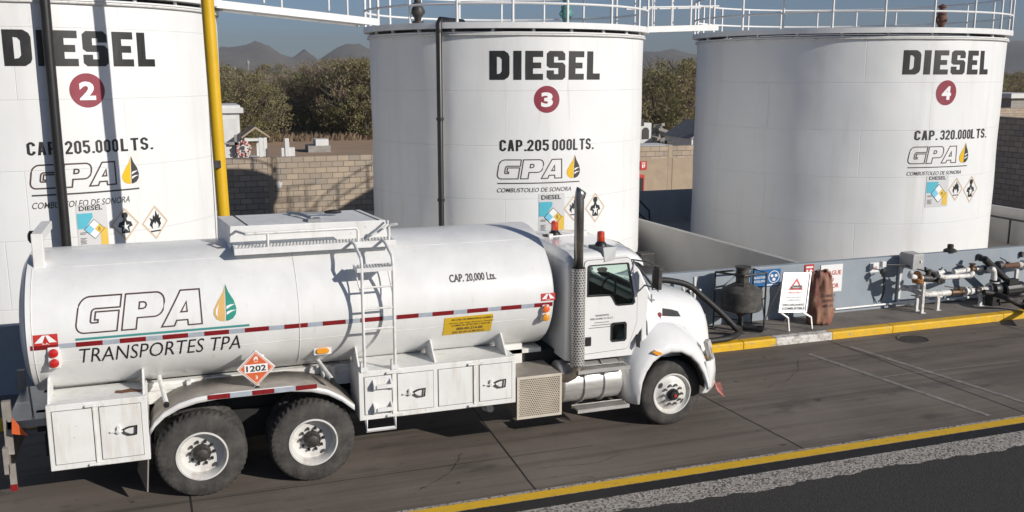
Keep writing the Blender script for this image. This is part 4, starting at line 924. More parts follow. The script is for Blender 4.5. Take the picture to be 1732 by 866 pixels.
flat(b, move2d(fill2d(FLAME), 0, .115, .16), lambda u, v: (pc.x + u, pc.y - .004, pc.z + v)); v, f = text2d('3', .045, .03, .02); flat(b, ([(x - .015, y - .135) for x, y in v], f), lambda u, v: (pc.x + u, pc.y - .004, pc.z + v)); b.build('placard_border', M['white'], pk, smooth=0)
b = MB(); v, f = text2d('1202', .075, .23, .025); flat(b, ([(x - .115, y - .037) for x, y in v], f), lambda u, v: (pc.x + u, pc.y - .006, pc.z + v)); b.build('placard_number', M['ink'], pk, smooth=0)
# wheels
def wheel(x, yo, r, side=-1, deep=True, wd=.29, parent_name='wheel', lugs=True, steer=0):
    wl = bpy.data.objects.new('wheel', None); COL.objects.link(wl); wl.parent = truck; wl.location = Vector((x, yo, r)) - ORG[truck.name]; ORG[wl.name] = Vector()
    if steer: wl.rotation_euler = (0, 0, steer)
    ax = (0, side, 0); n = 180; rr = r
    prof = [(.295, -.03), (.30, -.005), (rr * .70, .0), (rr * .86, -.008), (rr * .945, -.03), (rr * .985, -.055), (rr, -.09), (rr * 1.003, -wd / 2), (rr, -wd + .09), (rr * .985, -wd + .055), (rr * .94, -wd + .03), (rr * .7, -wd), (.30, -wd + .01)]
    per = 4
    def md(k, j):
        if not lugs: return -.008 if k in (6, 7, 8) and False else 0
        ph = (j + (k - 7)) % per
        return -.017 if k in (5, 6, 8, 9) and ph < 2 else 0
    b = MB(); b.lathe(prof, (0, 0, 0), ax, n, close=False, mod=md); b.build('tyre', M['rubber'], wl, smooth=30)
    b = MB()
    if deep: rp = [(.302, -.012), (.30, .006), (.282, .008), (.274, -.01), (.262, -.03), (.252, -.09), (.245, -.13), (.20, -.142), (.165, -.145), (.0, -.145)]
    else: rp = [(.302, -.012), (.30, .006), (.284, .008), (.275, -.012), (.262, -.03), (.25, -.042), (.225, -.03), (.175, .005), (.165, .012), (.0, .012)]
    b.lathe(rp, (0, 0, 0), ax, 64, close=False); rm = b.build('rim', M['rim'], wl, smooth=40)
    yf = -.145 if deep else .012
    b = MB()
    for k in range(10):
        a_ = 2 * math.pi * k / 10; b = MB(); b.lathe([(.019, 0), (.019, .03), (.012, .05)], (.142 * math.cos(a_), side * yf, .142 * math.sin(a_)), ax, 8); b.build('lug_nut', M['hub'] if deep else M['nut'], wl)
    b = MB()
    if deep: b.lathe([(.105, yf), (.105, yf + .05), (.085, yf + .07), (.07, yf + .11), (.03, yf + .125), (0, yf + .125)], (0, 0, 0), ax, 24)
    else: b.lathe([(.085, yf), (.085, yf + .04), (.06, yf + .075), (.0, yf + .08)], (0, 0, 0), ax, 24)
    if deep:
        for k in range(8): a_ = 2 * math.pi * k / 8; b.lathe([(.012, 0), (.012, .02)], (.078 * math.cos(a_), side * (yf + .07), .078 * math.sin(a_)), ax, 6)
    b.build('hub', M['hub'] if deep else M['black'], wl)
    if not deep:
        b = MB(); b.lathe([(.026, yf + .078), (.024, yf + .092), (0, yf + .094)], (0, 0, 0), ax, 14); b.build('hub_cap', M['hubred'], wl)
    hand = (2.5, 5.64) if not deep else (rng.uniform(0, 6),)
    b = MB()
    for a_ in hand:
        if deep: c = .218; el = [(c + .020 * math.cos(t), .038 * math.sin(t)) for t in np.linspace(0, 6.28, 15)[:-1]]; yy = -.132
        else: c = .222; el = [(c + .024 * math.cos(t), .044 * math.sin(t)) for t in np.linspace(0, 6.28, 15)[:-1]]; yy = -.02
        ca, sa = math.cos(a_), math.sin(a_); q = []
        for u, v in el:
            rad = u; dep = np.interp(rad, [.165, .20, .245], [-.145, -.142, -.13]) if deep else np.interp(rad, [.175, .225, .25], [.005, -.03, -.042])
            q.append((ca * u - sa * v, side * (dep + .004), sa * u + ca * v))
        b.face(q)
    b.build('hand_hole_shade', M['gap'], wl, smooth=0)  # dark faces laid on the closed rim, painted shade for the openings
    return wl
wheel(.14, TY + .005, .53); wheel(1.45, TY + .005, .53); wheel(6.57, 11.61, .49, deep=False, lugs=False, wd=.27)
YO = 2 * CYT
for x in (.14, 1.45): wheel(x, YO - TY - .005, .53, side=1); wheel(x, TY + .36, .53); wheel(x, YO - TY - .36, .53, side=1)
wheel(6.57, YO - 11.61, .49, side=1, deep=False, lugs=False, wd=.27)
# battery box with perforated cover
b = MB(); b.box(4.125, 4.745, TY + .012, TY + .66, .50, 1.065); bb = b.build('battery_box', M['dust_metal'], truck, smooth=0, bevel=.008)
b = MB(); b.box(4.12, 4.75, TY - .004, TY + .010, .495, 1.07, uv=True); b.build('perforated_cover', M['perf_box'], bb, smooth=0)
b = MB()
for q in (rect(4.115, .49, 4.755, .525), rect(4.115, 1.04, 4.755, 1.075), rect(4.115, .525, 4.15, 1.04), rect(4.72, .525, 4.755, 1.04)): b.prism(q, TY - .010, TY - .005)
b.build('cover_frame', mat('cover_cream', (.66, .60, .50), .45, .1, var=.2), bb, smooth=0)
# fuel tank with straps and steps
FZ, FYc, FR = .80, 11.82, .295
b = MB(); b.lathe([(FR - .05, -.02), (FR - .015, 0), (FR, .02), (FR, .86), (FR - .015, .88), (FR - .05, .90)], (4.86, FYc, FZ), (1, 0, 0), 40); ft = b.build('fuel_tank', M['alu'], truck)
for x in (5.17, 5.47):
    b = MB(); b.tube([(x, FYc + (FR + .012) * math.cos(t), FZ + (FR + .012) * math.sin(t)) for t in np.linspace(R(95), R(265), 22)], .016, 6); b.prism([(x - .045, 1.02), (x + .045, 1.02), (x + .018, .94), (x - .018, .94)], TY + .12, TY + .15); b.build('strap', M['alu'], ft)
b = MB(); b.lathe([(.06, 0), (.06, .05), (.05, .06)], (5.62, FYc, FZ + FR - .01), n=16); b.build('filler_cap', M['black'], ft)
for (z, x0, x1, y0, y1) in ((1.03, 5.02, 5.80, 11.42, 11.62), (.475, 5.02, 5.80, 11.42, 11.64)):
    b = MB(); b.box(x0, x1, y0, y0 + .012, z - .03, z + .02); b.box(x0, x1, y1, y1 + .012, z - .03, z + .02)
    for i in range(30): x = x0 + .01 + i * (x1 - x0 - .02) / 30; b.box(x, x + .008, y0 + .012, y1, z, z + .016)
    for q in (.05, .1, .15): b.box(x0, x1, y0 + q, y0 + q + .008, z - .005, z + .012)
    b.box(x0 + .1, x0 + .14, y1, y1 + .2, z - .02, z); b.box(x1 - .14, x1 - .1, y1, y1 + .2, z - .02, z); b.build('cab_step', M['alu'], truck, smooth=0)
# cab shell
CY0, CY1 = 11.60, 2 * CYT - 11.60
side = [(5.06, 1.14), (5.90, 1.14), (6.0, 1.45), (6.13, 1.62), (6.13, 2.0), (5.88, 2.50), (5.80, 2.56), (5.06, 2.56)]
win = [(5.215, 2.035)] + arc(5.245, 2.425, .03, 180, 90, 4) + [(5.79, 2.455)] + arc(5.80, 2.435, .02, 90, 0, 3) + [(5.925, 1.90), (5.90, 1.875), (5.68, 1.875), (5.64, 1.89), (5.585, 1.99), (5.55, 2.025)]
pw = arc(5.70, 1.58, .03, 90, 180, 3)[::-1]
pw = [(5.60, 1.37), (5.78, 1.37), (5.80, 1.39), (5.80, 1.60), (5.78, 1.62), (5.60, 1.62), (5.58, 1.60), (5.58, 1.39)]
def panel(loops, y0, y1, nm, m, par, bev=.006):
    V, Fc = fill2d(loops); b = MB()
    A = [b.b.verts.new((x, y0, z)) for x, z in V]
    for f in Fc:
        try: b.b.faces.new([A[i] for i in f])
        except ValueError: pass
    bmesh.ops.remove_doubles(b.b, verts=b.b.verts, dist=1e-5)
    g = bmesh.ops.extrude_face_region(b.b, geom=b.b.faces[:]); vs = [e for e in g['geom'] if isinstance(e, bmesh.types.BMVert)]
    bmesh.ops.translate(b.b, verts=vs, vec=(0, y1 - y0, 0)); return b.build(nm, m, par, smooth=30)
cab = panel([side, win, pw], CY0, CY0 + .045, 'cab', M['cab_paint'], truck)
panel([side, win], CY1 - .045, CY1, 'cab_side', M['cab_paint'], cab)
# rear wall with rounded corners, roof
plan = [(5.07, CY0 + .001)] + [(5.02 - .1 * math.sin(a_) + 0, CY0 + .10 - .10 * math.cos(a_)) for a_ in np.linspace(.0, math.pi / 2, 6)]
plan = plan + [(4.92, CY1 - .10 + .0)] + [(5.02 - .1 * math.cos(a_), CY1 - .10 + .10 * math.sin(a_)) for a_ in np.linspace(.2, math.pi / 2, 5)] + [(5.07, CY1 - .001)]
b = MB(); b.grid([[(x, y, z) for x, y in plan] for z in (1.14, 1.7, 2.3, 2.50)])
rw_rows = []
b.build('cab_rear', M['cab_paint'], cab, smooth=45)
ys = [CY0, CY0 + .015, CY0 + .05, CY0 + .11, CY0 + .22, CY0 + .5, CYT, CY1 - .5, CY1 - .22, CY1 - .11, CY1 - .05, CY1 - .015, CY1]
zs_ = [.0, .06, .105, .13, .145, .158, .165, .158, .145, .13, .105, .06, .0]
b = MB(); st = [(4.925, -.06, .35), (4.935, -.03, .7), (4.98, .0, .95), (5.08, .0, 1.), (5.4, .0, 1.), (5.7, .0, .98), (5.86, -.01, .9), (5.98, -.05, .72), (6.05, -.10, .5)]
def roof_pt(x, dz, k, y, z):
    bow = .16 * (1 - ((y - CYT) / 1.02) ** 2) * max(0, (x - 5.75) / .3)
    yy = y if x > 4.96 else CYT + (y - CYT) * (.955 if x < 4.93 else .985)
    return (x + bow, yy, 2.50 + dz + z * k)
b.grid([[roof_pt(x, dz, k, y, z) for y, z in zip(ys, zs_)] for x, dz, k in st])
b.build('cab_roof', M['cab_paint'], cab, smooth=50)
# windscreen and pillars
def ws(u, v):  # u across, v up
    y = CYT + (u - .5) * 2 * (1.0 - .02 * v); bow = .42 * (1 - ((y - CYT) / 1.0) ** 2)
    return Vector((6.13 - .25 * v + bow * (1 - .35 * v), y, 1.98 + .52 * v - .12 * bow * (1 - v)))
b = MB(); b.grid([[ws(u, v) for u in np.linspace(.03, .97, 15)] for v in np.linspace(0, 1, 5)]); b.build('windscreen', M['glass'], cab, smooth=60)
for u in (.02, .98):
    b = MB(); b.tube([ws(u, v) for v in np.linspace(-.05, 1.02, 6)], .035, 8); b.build('pillar', M['cab_paint'], cab)
# windows
for y in (CY0 + .02, CY1 - .025):
    b = MB(); b.prism(win, y, y + .004); b.build('window_pane', M['glass'], cab, smooth=0)
b = MB(); flat(b, ribbon2d(win, .022), lambda u, v: (u, CY0 - .014, v)); b.build('window_seal', M['black'], cab, smooth=0)
b = MB(); b.prism(pw, CY0 + .012, CY0 + .016); b.build('lower_window', M['glass'], cab, smooth=0)
b = MB(); flat(b, ribbon2d(pw, .028), lambda u, v: (u, CY0 - .014, v)); b.build('lower_window_seal', M['black'], cab, smooth=0)
b = MB(); b.prism(arc(5.42, 2.405, .075, 0, 180, 6, .022) + arc(5.42, 2.40, .075, 180, 360, 6, .045), CY0 - .035, CY0 - .011); b.build('window_vent', M['dark_steel'], cab, bevel=.005)
door = [(5.165, 1.24)] + [(5.165, 2.44)] + arc(5.215, 2.475, .05, 180, 90, 4) + [(5.80, 2.53), (5.86, 2.50), (5.965, 2.0), (5.965, 1.62), (5.86, 1.31), (5.84, 1.27), (5.80, 1.245), (5.2, 1.225)]
dro_ = panel([door, win, pw], CY0 - .010, CY0 - .001, 'door', M['cab_paint'], cab)
b = MB(); flat(b, ribbon2d(door, .016), lambda u, v: (u, CY0 - .004, v)); b.build('door_seam', M['seam'], cab, smooth=0)
b = MB(); b.box(5.19, 5.275, CY0 - .024, CY0 - .010, 1.335, 1.465); b.build('door_handle', M['black'], cab, smooth=0, bevel=.012)
b = MB()
for txt, x0, wd, z, h in (('TRANSPORTES', 5.33, .21, 1.74, .027), ('PEREZ ALVAREZ S.A. DE C.V.', 5.26, .34, 1.695, .027)):
    v, f = text2d(txt, h, wd, .005); flat(b, ([(x + x0, y + z) for x, y in v], f), lambda u, v: (u, CY0 - .013, v))
for x0, wd, z in ((5.32, .22, 1.65), (5.28, .30, 1.615), (5.24, .38, 1.58)): flat(b, fill2d([rect(x0, z, x0 + wd, z + .008)]), lambda u, v: (u, CY0 - .013, v))
b.build('door_lettering', M['ink_thin'], cab, smooth=0)
# interior
b = MB(); b.box(4.98, 6.2, CY0 + .06, CY1 - .06, 1.16, 1.24); b.box(4.97, 5.02, CY0 + .06, CY1 - .06, 1.24, 2.5); b.box(5.85, 6.09, CY0 + .10, CY1 - .10, 1.5, 1.93); b.build('cab_interior', M['black'], cab, smooth=0)
for y in (11.75, 12.85):
    b = MB(); b.box(5.10, 5.55, y, y + .5, 1.45, 1.62); b.box(5.06, 5.2, y, y + .5, 1.6, 2.18); b.build('seat', M['dark_steel'], cab, smooth=0, bevel=.03)
b = MB(); b.tube([Vector((5.72 + .06 * math.sin(t), 12.02 + .21 * math.cos(t), 1.98 + .19 * math.sin(t))) for t in np.linspace(0, 2 * math.pi, 20)[:-1]], .014, 7, closed=True); b.build('steering_wheel', M['dark_steel'], cab)
# exhaust stack
ex = Vector((5.03, 11.49, 0))
b = MB(); n = 24
rows = []
for z, dx in ((2.40, 0), (3.30, 0), (3.38, .0), (3.44, .012), (3.50, .03)): rows.append([(ex.x + dx + .062 * math.cos(2 * math.pi * j / n), ex.y + .062 * math.sin(2 * math.pi * j / n), z + (.045 * math.cos(2 * math.pi * j / n) * -1 if z > 3.4 else 0)) for j in range(n)])
b.grid(rows, True); st_ = b.build('exhaust_stack', M['chrome'], truck, smooth=60, solid=.004)
b = MB(); b.lathe([(.055, 3.36), (0, 3.36)], (ex.x, ex.y, 0), n=18, close=False); b.build('stack_bore', M['gap'], st_)
rows = []; zz = np.linspace(1.12, 2.46, 12); aa = np.linspace(0, 2 * math.pi, 33)
b = MB(); b.grid([[(ex.x + .098 * math.cos(a_), ex.y + .098 * math.sin(a_), z) for a_ in aa] for z in zz], False, lambda i, j: (aa[j] * .098, zz[i])); b.build('heat_shield', M['perf_stack'], st_, smooth=60)
b = MB(); b.tube([(5.03, 11.50, 1.14), (5.03, 11.50, 1.03), (4.99, 11.52, .97), (4.90, 11.56, .92), (4.84, 11.66, .90), (4.80, 12.1, .92)], .06, 14); b.build('exhaust_pipe', mat('exhaust_steel', (.33, .29, .24), .5, .7, var=.4, vscale=9), st_)
# hood and fenders
def hood_sec(x, half, top, drop, n=21):
    out = []
    for i in range(n):
        t = -1 + 2 * i / (n - 1); a_ = abs(t); s = math.copysign(1, t)
        e = (i / (n - 1)) * math.pi; c = math.cos(e); s2 = math.sin(e)
        yy = math.copysign(abs(c) ** .55, -c) * half; zz = top - drop + drop * abs(s2) ** .62
        out.append((x, CYT + yy, zz))
    return out
hs = [(6.14, 1.0, 2.03, .95), (6.16, 1.005, 2.04, .95), (6.3, .955, 2.005, .95), (6.5, .88, 1.96, .95), (6.8, .78, 1.895, .92), (7.05, .70, 1.825, .90), (7.22, .645, 1.76, .86), (7.33, .61, 1.68, .80), (7.39, .59, 1.57, .72), (7.42, .57, 1.40, .60), (7.43, .56, 1.0, .22)]
b = MB(); b.box(6.05, 6.125, CY0 + .003, CY1 - .003, 1.16, 1.97); b.build('cowl', M['cab_paint'], truck, smooth=0, bevel=.015)
b = MB(); b.grid([hood_sec(*h) for h in hs]); hood = b.build('hood', M['cab_paint'], truck, smooth=60)
b = MB(); b.tube([(x, CYT + (y - CYT) * 1.004, z + .004) for x, y, z in hood_sec(6.155, 1.003, 2.038, .95, 41)], .007, 5); b.build('hood_gap', M['seam'], hood)
b = MB(); b.box(7.40, 7.445, CYT - .42, CYT + .42, .92, 1.45); b.build('grille', M['grey_plate'], truck, smooth=0, bevel=.03)
for s in (-1, 1):
    yv = lambda y: CYT + s * (CYT - y)
    lip = [(5.965, .47), (5.975, .62), (6.0, .77), (6.06, .92), (6.16, 1.055), (6.29, 1.135), (6.44, 1.165), (6.60, 1.15), (6.75, 1.07), (6.87, .95), (6.96, .80), (7.01, .66), (7.04, .56)]
    cen = Vector((6.52, .60)); rows = [[], [], [], [], [], []]
    for i, (x, z) in enumerate(lip):
        u = i / (len(lip) - 1); d = Vector((x, z)) - cen; l = d.length; d.normalize()
        up = max(0, d.y)
        back = max(0, -d.x)
        for k, (off, y) in enumerate(((0, 11.44), (.035, 11.425), (.10, 11.45), (.19, 11.53), (.27 + .03 * up, 11.70), (.31 + .08 * up, 12.0))):
            o_ = off * (.62 + .42 * up) if d.x > 0 else off * (.45 + .75 * up ** .8)
            q = Vector((x, z)) + d * o_
            if k >= 3 and d.x < 0: q.x -= .02
            rows[k].append((q.x, yv(y), max(q.y, .46 if d.x < 0 else .55)))
    b = MB(); b.grid(rows); b.build('fender', M['cab_paint'], truck, smooth=55, solid=.008)
    b = MB(); b.grid([[(cen.x + (x - cen.x) * .99, yv(y), cen.y + (z - cen.y) * .985) for x, z in lip] for y in (11.46, 12.15)]); b.face([(x, yv(12.1), z) for x, z in lip]); b.build('wheel_well', M['chassis'], truck, smooth=40)
    b = MB(); V = [(7.045, 11.47, 1.24), (7.12, 11.53, 1.27), (7.20, 11.62, 1.17), (7.215, 11.62, 1.02), (7.15, 11.50, .99), (7.09, 11.46, 1.08)]; V2 = [(x - .05, y + .06, z) for x, y, z in V]
    A = [b.b.verts.new((x, yv(y), z)) for x, y, z in V]; B = [b.b.verts.new((x, yv(y), z)) for x, y, z in V2]; b.b.faces.new(A); b.b.faces.new(B[::-1])
    for i in range(6): b.b.faces.new((A[i], B[i], B[(i + 1) % 6], A[(i + 1) % 6]))
    b.build('headlight', M['headlamp'], truck, bevel=.012)
    b = MB(); q = [(6.13, 1.20), (6.18, 1.225), (6.27, 1.19), (6.28, 1.165), (6.22, 1.145)]; b.prism(q, min(yv(11.405), yv(11.46)), max(yv(11.405), yv(11.46))); b.build('turn_signal', M['amber'], truck, smooth=0, bevel=.004)
b = MB()
bp_ = [(7.02, 11.46), (7.10, 11.46), (7.22, 11.56), (7.34, 11.8), (7.42, 12.2), (7.45, CYT), (7.42, 2 * CYT - 12.2), (7.34, 2 * CYT - 11.8), (7.22, 2 * CYT - 11.56), (7.10, 2 * CYT - 11.46), (7.02, 2 * CYT - 11.46)]
b.grid([[(x - dx, CYT + (y - CYT) * (1 - dx * .2), z) for x, y in bp_] for z, dx in ((.50, .06), (.58, .01), (.80, 0), (.97, .02))]); b.build('bumper', M['cab_paint'], truck, smooth=50, solid=.04, bevel=.01)
b = MB(); b.prism([(7.20, .60), (7.27, .48), (7.24, .64)], 11.56, 11.565); b.face([P(1209, 648, 11.55), P(1219, 646, 11.5), P(1226, 672, 11.45), P(1214, 662, 11.5)]); b.build('bumper_flag', M['flagred'], truck, smooth=0)
# hood side: air inlet, emblem, latch and cowl gap
def hood_side(px, py):
    for y in np.linspace(11.7, 12.4, 141):
        p = P(px, py, y)
        half = np.interp(p.x, [h[0] for h in hs], [h[1] for h in hs]); top = np.interp(p.x, [h[0] for h in hs], [h[2] for h in hs]); dr = np.interp(p.x, [h[0] for h in hs], [h[3] for h in hs])
        k = min(1, max(0, (p.z - top + dr) / dr)) ** (1 / .62); c = math.sqrt(max(0, 1 - k * k)) ** .55 * half
        if y >= CYT - c: return p + Vector((0, -.008, 0))
    return P(px, py, 11.9)
b = MB(); q = [hood_side(*p) for p in ((1120, 521), (1135, 523), (1146, 526), (1151, 535), (1140, 535), (1120, 534))]; b.face(q); b.build('hood_vent', M['black'], hood, smooth=0)
q = hood_side(1115, 532); b = MB(); b.lathe([(.035, 0), (.032, .01), (0, .014)], (q.x, q.y, q.z), (0, -1, .1), n=20); b.box(q.x - .02, q.x + .02, q.y - .006, q.y + .01, q.z - .12, q.z - .03); b.build('hood_emblem', M['badge'], hood)
q = hood_side(1101, 508); b = MB(); b.tube([q + Vector((0, 0, .09)), q + Vector((.0, -.01, -.06))], .012, 7); b.box(q.x, q.x + .05, q.y - .012, q.y, q.z - .005, q.z + .015); b.build('hood_latch', M['grey_plate'], hood)
b = MB(); b.hexa([Vector(p) for p in ((5.93, 11.52, 1.28), (5.98, 11.50, 1.26), (6.14, 11.80, 1.60), (6.08, 11.82, 1.60), (5.93, 11.54, 1.35), (5.99, 11.52, 1.34), (6.15, 11.80, 1.70), (6.08, 11.82, 1.70))]); b.build('cowl_gap', M['black'], truck, smooth=0)
# mirrors
def mirror(s):
    yv = lambda y: CYT + s * (CYT - y)
    b = MB(); mx, my = 6.12, 11.32
    b.tube([(5.86, yv(11.60), 2.50), (6.0, yv(11.45), 2.49), (mx - .06, yv(my), 2.46), (mx + .05, yv(my - .02), 2.44), (mx + .05, yv(my - .02), 2.13), (mx - .07, yv(my), 2.12), (mx - .07, yv(my), 2.46)], .011, 7)
    b.tube([(5.9, yv(11.60), 2.48), (mx - .05, yv(my), 2.14)], .009, 6); b.tube([(6.0, yv(11.60), 2.05), (6.0, yv(11.45), 2.16), (mx - .05, yv(my), 2.15)], .011, 7); b.tube([(5.9, yv(11.62), 2.49), (6.35, yv(11.7), 1.99)], .009, 6)
    mo = b.build('mirror_bracket', M['chrome'], truck)
    b = MB(); b.box(mx - .035, mx + .02, min(yv(my - .10), yv(my + .1)), max(yv(my - .10), yv(my + .1)), 2.13, 2.43); b.build('mirror', M['dark_steel'], mo, smooth=0, bevel=.012)
mirror(-1); 
b = MB(); q = P(1090, 438, 13.95); b.box(q.x - .10, q.x + .16, 13.9, 14.1, q.z - .12, q.z + .10); b.build('mirror', M['dark_steel'], truck, smooth=0, bevel=.012)
# roof gear: beacons, far rail, hose, visor bracket
def beacon(x, y, z):
    b = MB(); b.lathe([(.085, 0), (.075, .03), (.055, .05), (.055, .065)], (x, y, z), n=20); bo = b.build('beacon', M['black'], truck)
    b = MB(); b.lathe([(.054, .065), (.052, .17), (.044, .195), (0, .205)], (x, y, z), n=20); b.build('beacon_lens', M['beacon'], bo)
q = P(1016, 415, 11.78); beacon(q.x, 11.78, q.z)
b = MB(); b.hexa([Vector(p) for p in ((q.x - .03, 11.575, q.z - .19), (q.x + .12, 11.575, q.z - .17), (q.x + .12, 11.9, q.z - .12), (q.x - .12, 11.9, q.z - .12), (q.x - .03, 11.63, q.z - .003), (q.x + .17, 11.63, q.z - .003), (q.x + .13, 11.9, q.z - .003), (q.x - .13, 11.9, q.z - .003))]); b.build('beacon_bracket', mat('bracket_grey', (.24, .25, .25), .5, .3), truck, smooth=0)
q = P(938, 396, 12.9); beacon(q.x, 12.9, q.z)
b = MB(); b.box(q.x - .16, q.x + .10, 12.85, 12.97, q.z - .07, q.z - .002); b.build('beacon_bracket', M['black'], truck, smooth=0)
a, c = P(931, 401, 12.8), P(988, 395, 12.8); b = MB(); b.box(a.x - .03, a.x + .03, 12.77, 12.83, a.z - .05, a.z + .05); b.tube([a, c], .018, 6); b.box(c.x - .03, c.x + .03, 12.77, 12.83, c.z - .06, c.z + .05); b.build('roof_bar', M['tube_white'], truck, smooth=0)
b = MB(); b.tube([P(985, 402, 13.1), P(1005, 403, 13.15), P(1025, 407, 13.2), P(1045, 413, 13.2), P(1066, 426, 13.2)], .035, 9); b.build('roof_hose', M['hose'], truck)
b = MB(); b.face([P(1060, 440, 12.1), P(1069, 422, 12.1), P(1081, 437, 12.1)]); b.build('visor_bracket', M['cab_paint'], truck, smooth=0, solid=.01)
# tail: deck plate, uprights, bumper bar, warning flag
b = MB(); b.box(-1.98, -1.50, 11.95, 13.3, .99, 1.02); b.box(-1.98, -1.50, 11.95, 11.97, .93, .99); b.build('tail_deck', M['grey_plate'], truck, smooth=0)
b = MB(); b.box(-2.02, -1.93, 11.95, 12.02, .62, 1.27); b.box(-2.02, -1.93, 13.2, 13.27, .62, 1.27); b.box(-2.05, -1.99, 11.9, 13.35, .40, .72); b.tube([(-1.72, 12.1, 1.0), (-1.74, 12.1, 1.45)], .012, 6); b.build('tail_frame', M['dust_metal'], truck, smooth=0)
b = MB(); b.box(-2.0, -1.93, 11.90, 11.93, .20, .52); rg = b.build('tail_bracket', M['dust_metal'], truck, smooth=0)
b = MB(); b.box(-2.003, -1.927, 11.893, 11.899, .19, .27); b.build('tail_reflector', M['tape_red'], rg, smooth=0)
b = MB(); b.face([P(20, 706, 11.85), P(48, 737, 11.80), P(20, 734, 11.85)]); b.build('warning_flag', M['flag'], truck, smooth=0, solid=.003)
b = MB(); q = hit_barrel(800, 583); b.tube([(2.0, 12.05, 1.19), (4.3, 12.05, 1.20)], .02, 8); b.tube([(3.9, 11.95, .6), (3.95, 12.0, .45), (3.9, 12.1, .45)], .05, 8); b.build('drain_pipe', M['tube_white'], truck)

# ------------------------------------------------------------------ things along the wall
# hopper on a frame
hp = thing('hopper_tank', 'sooty round steel hopper with a neck, standing in a tube frame', 'hopper', (10.1, 15.22, .146))
c = Vector((10.09, 15.30)); b = MB(); b.lathe([(.05, .42), (.10, .50), (.36, .58), (.385, .60), (.385, .95), (.37, .97), (.15, 1.09), (.125, 1.10), (.125, 1.36), (.14, 1.37), (.14, 1.40), (.11, 1.40), (.11, 1.30), (0, 1.30)], (c.x, c.y, 0), n=40); b.build('vessel', M['sooty'], hp)
b = MB(); b.lathe([(.150, 1.22), (.150, 1.27)], (c.x, c.y, 0), n=24); b.lathe([(.150, 1.385), (.150, 1.41)], (c.x, c.y, 0), n=24); b.build('neck_band', M['dark_steel'], hp)
b = MB(); b.tube([(c.x, c.y, .5), (c.x, c.y, .30), (c.x + .05, c.y - .06, .24), (c.x + .30, c.y - .22, .22)], .05, 12); b.tube([(c.x + .26, c.y - .19, .22), (c.x + .34, c.y - .25, .22)], .065, 12); b.tube([(c.x + .05, c.y - .05, .24), (c.x + .05, c.y - .05, .16)], .03, 8); b.build('outlet', M['black'], hp)
fx0, fx1, fy0, fy1 = 9.62, 10.53, 15.0, 15.6; zt = 1.27
b = MB(); b.tube([(fx0 + .06, fy1, zt), (fx1, fy1, zt), (fx1 + .02, fy0 + .2, zt), (10.0, fy0 + .1, zt), (fx0 + .06, fy1, zt)], .018, 8)
for (x, y) in ((10.0, fy0 + .12), (fx1 + .02, fy0 + .2), (fx0 + .06, fy1), (fx1, fy1)): b.tube([(x, y, zt), (x, y, .15)], .018, 8); b.box(x - .05, x + .05, y - .05, y + .05, .147, .157)
b.tube([(10.0, fy0 + .12, .40), (fx0 + .06, fy1, .40)], .012, 6); b.build('frame', M['dark_steel'], hp)
b = MB(); b.tube([(c.x + .24, c.y - .32, .80), (c.x + .26, c.y - .36, .86), (c.x + .34, c.y - .30, .86), (c.x + .33, c.y - .27, .78)], .008, 6); b.build('bail', M['black'], hp)
# hose along the pavement
hs_ = thing('fuel_hose', 'thick black fuel hose looping from the wall to the kerb beside the hopper', 'hose', (9.4, 15.0, .2))
def smooth_path(pts, k=8):
    pts = [Vector(p) for p in pts]; out = []
    for i in range(len(pts) - 1):
        p0, p1, p2, p3 = pts[max(i - 1, 0)], pts[i], pts[i + 1], pts[min(i + 2, len(pts) - 1)]
        for j in range(k):
            t = j / k; out.append(.5 * ((2 * p1) + (p2 - p0) * t + (2 * p0 - 5 * p1 + 4 * p2 - p3) * t * t + (3 * p1 - p0 - 3 * p2 + p3) * t ** 3))
    return out + [pts[-1]]
hp_pts = smooth_path([P(1105, 473, 15.4), P(1135, 475, 15.35), P(1165, 483, 15.3), P(1190, 503, 15.2), P(1215, 525, 15.1), P(1240, 550, 14.98), G(1249, 562, .205), G(1236, 571, .205), G(1215, 575, .205), G(1190, 578, .205)])
b = MB(); b.tube(hp_pts, [.055 + .003 * (i % 2) for i in range(len(hp_pts))], 12); b.build('hose', M['hose'], hs_)
lp = thing('loading_pipe', 'white upright pipe with a valve behind the truck hood', 'pipe', (9.0, 15.5, .15))
a = P(1175, 468, 15.5); b = MB(); b.tube([a, Vector((a.x, 15.5, .15))], .035, 10); b.tube([P(1155, 493, 15.5), P(1185, 491, 15.5)], .028, 10); b.tube([P(1155, 485, 15.5), P(1155, 500, 15.5)], .03, 8); b.build('pipe', M['tube_white'], lp)
b = MB(); b.tube([P(1164, 490, 15.45), P(1166, 503, 15.45)], .03, 8); b.build('valve', M['dark_steel'], lp)
# A-frame warning board
ag = thing('warning_board', 'white A-frame warning board with a red triangle and a tanker symbol', 'warning sign', (11.05, 15.1, .146))
bl, br_, tr, tl = P(1316, 529, 14.95), P(1363, 528, 14.95), P(1371, 462, 15.12), P(1325, 461, 15.12)
u_ = (br_ - bl); v_ = (tl - bl); nrm = u_.cross(v_).normalized(); nrm = nrm if nrm.y < 0 else -nrm
def bd_pt(u, v, off=0.): return bl + u_ * u + v_ * v + nrm * off
b = MB(); b.hexa([bd_pt(*p) for p in ((0, 0, -.02), (1, 0, -.02), (1, 0, 0), (0, 0, 0), (0, 1, -.02), (1, 1, -.02), (1, 1, 0), (0, 1, 0))]); bo = b.build('panel', M['white'], ag, smooth=0)
b = MB()
for q in ((0, 0, 1, .02), (0, .98, 1, 1), (0, .02, .03, .98), (.97, .02, 1, .98)): b.hexa([bd_pt(*p) for p in ((q[0], q[1], .002), (q[2], q[1], .002), (q[2], q[1], .018), (q[0], q[1], .018), (q[0], q[3], .002), (q[2], q[3], .002), (q[2], q[3], .018), (q[0], q[3], .018))])
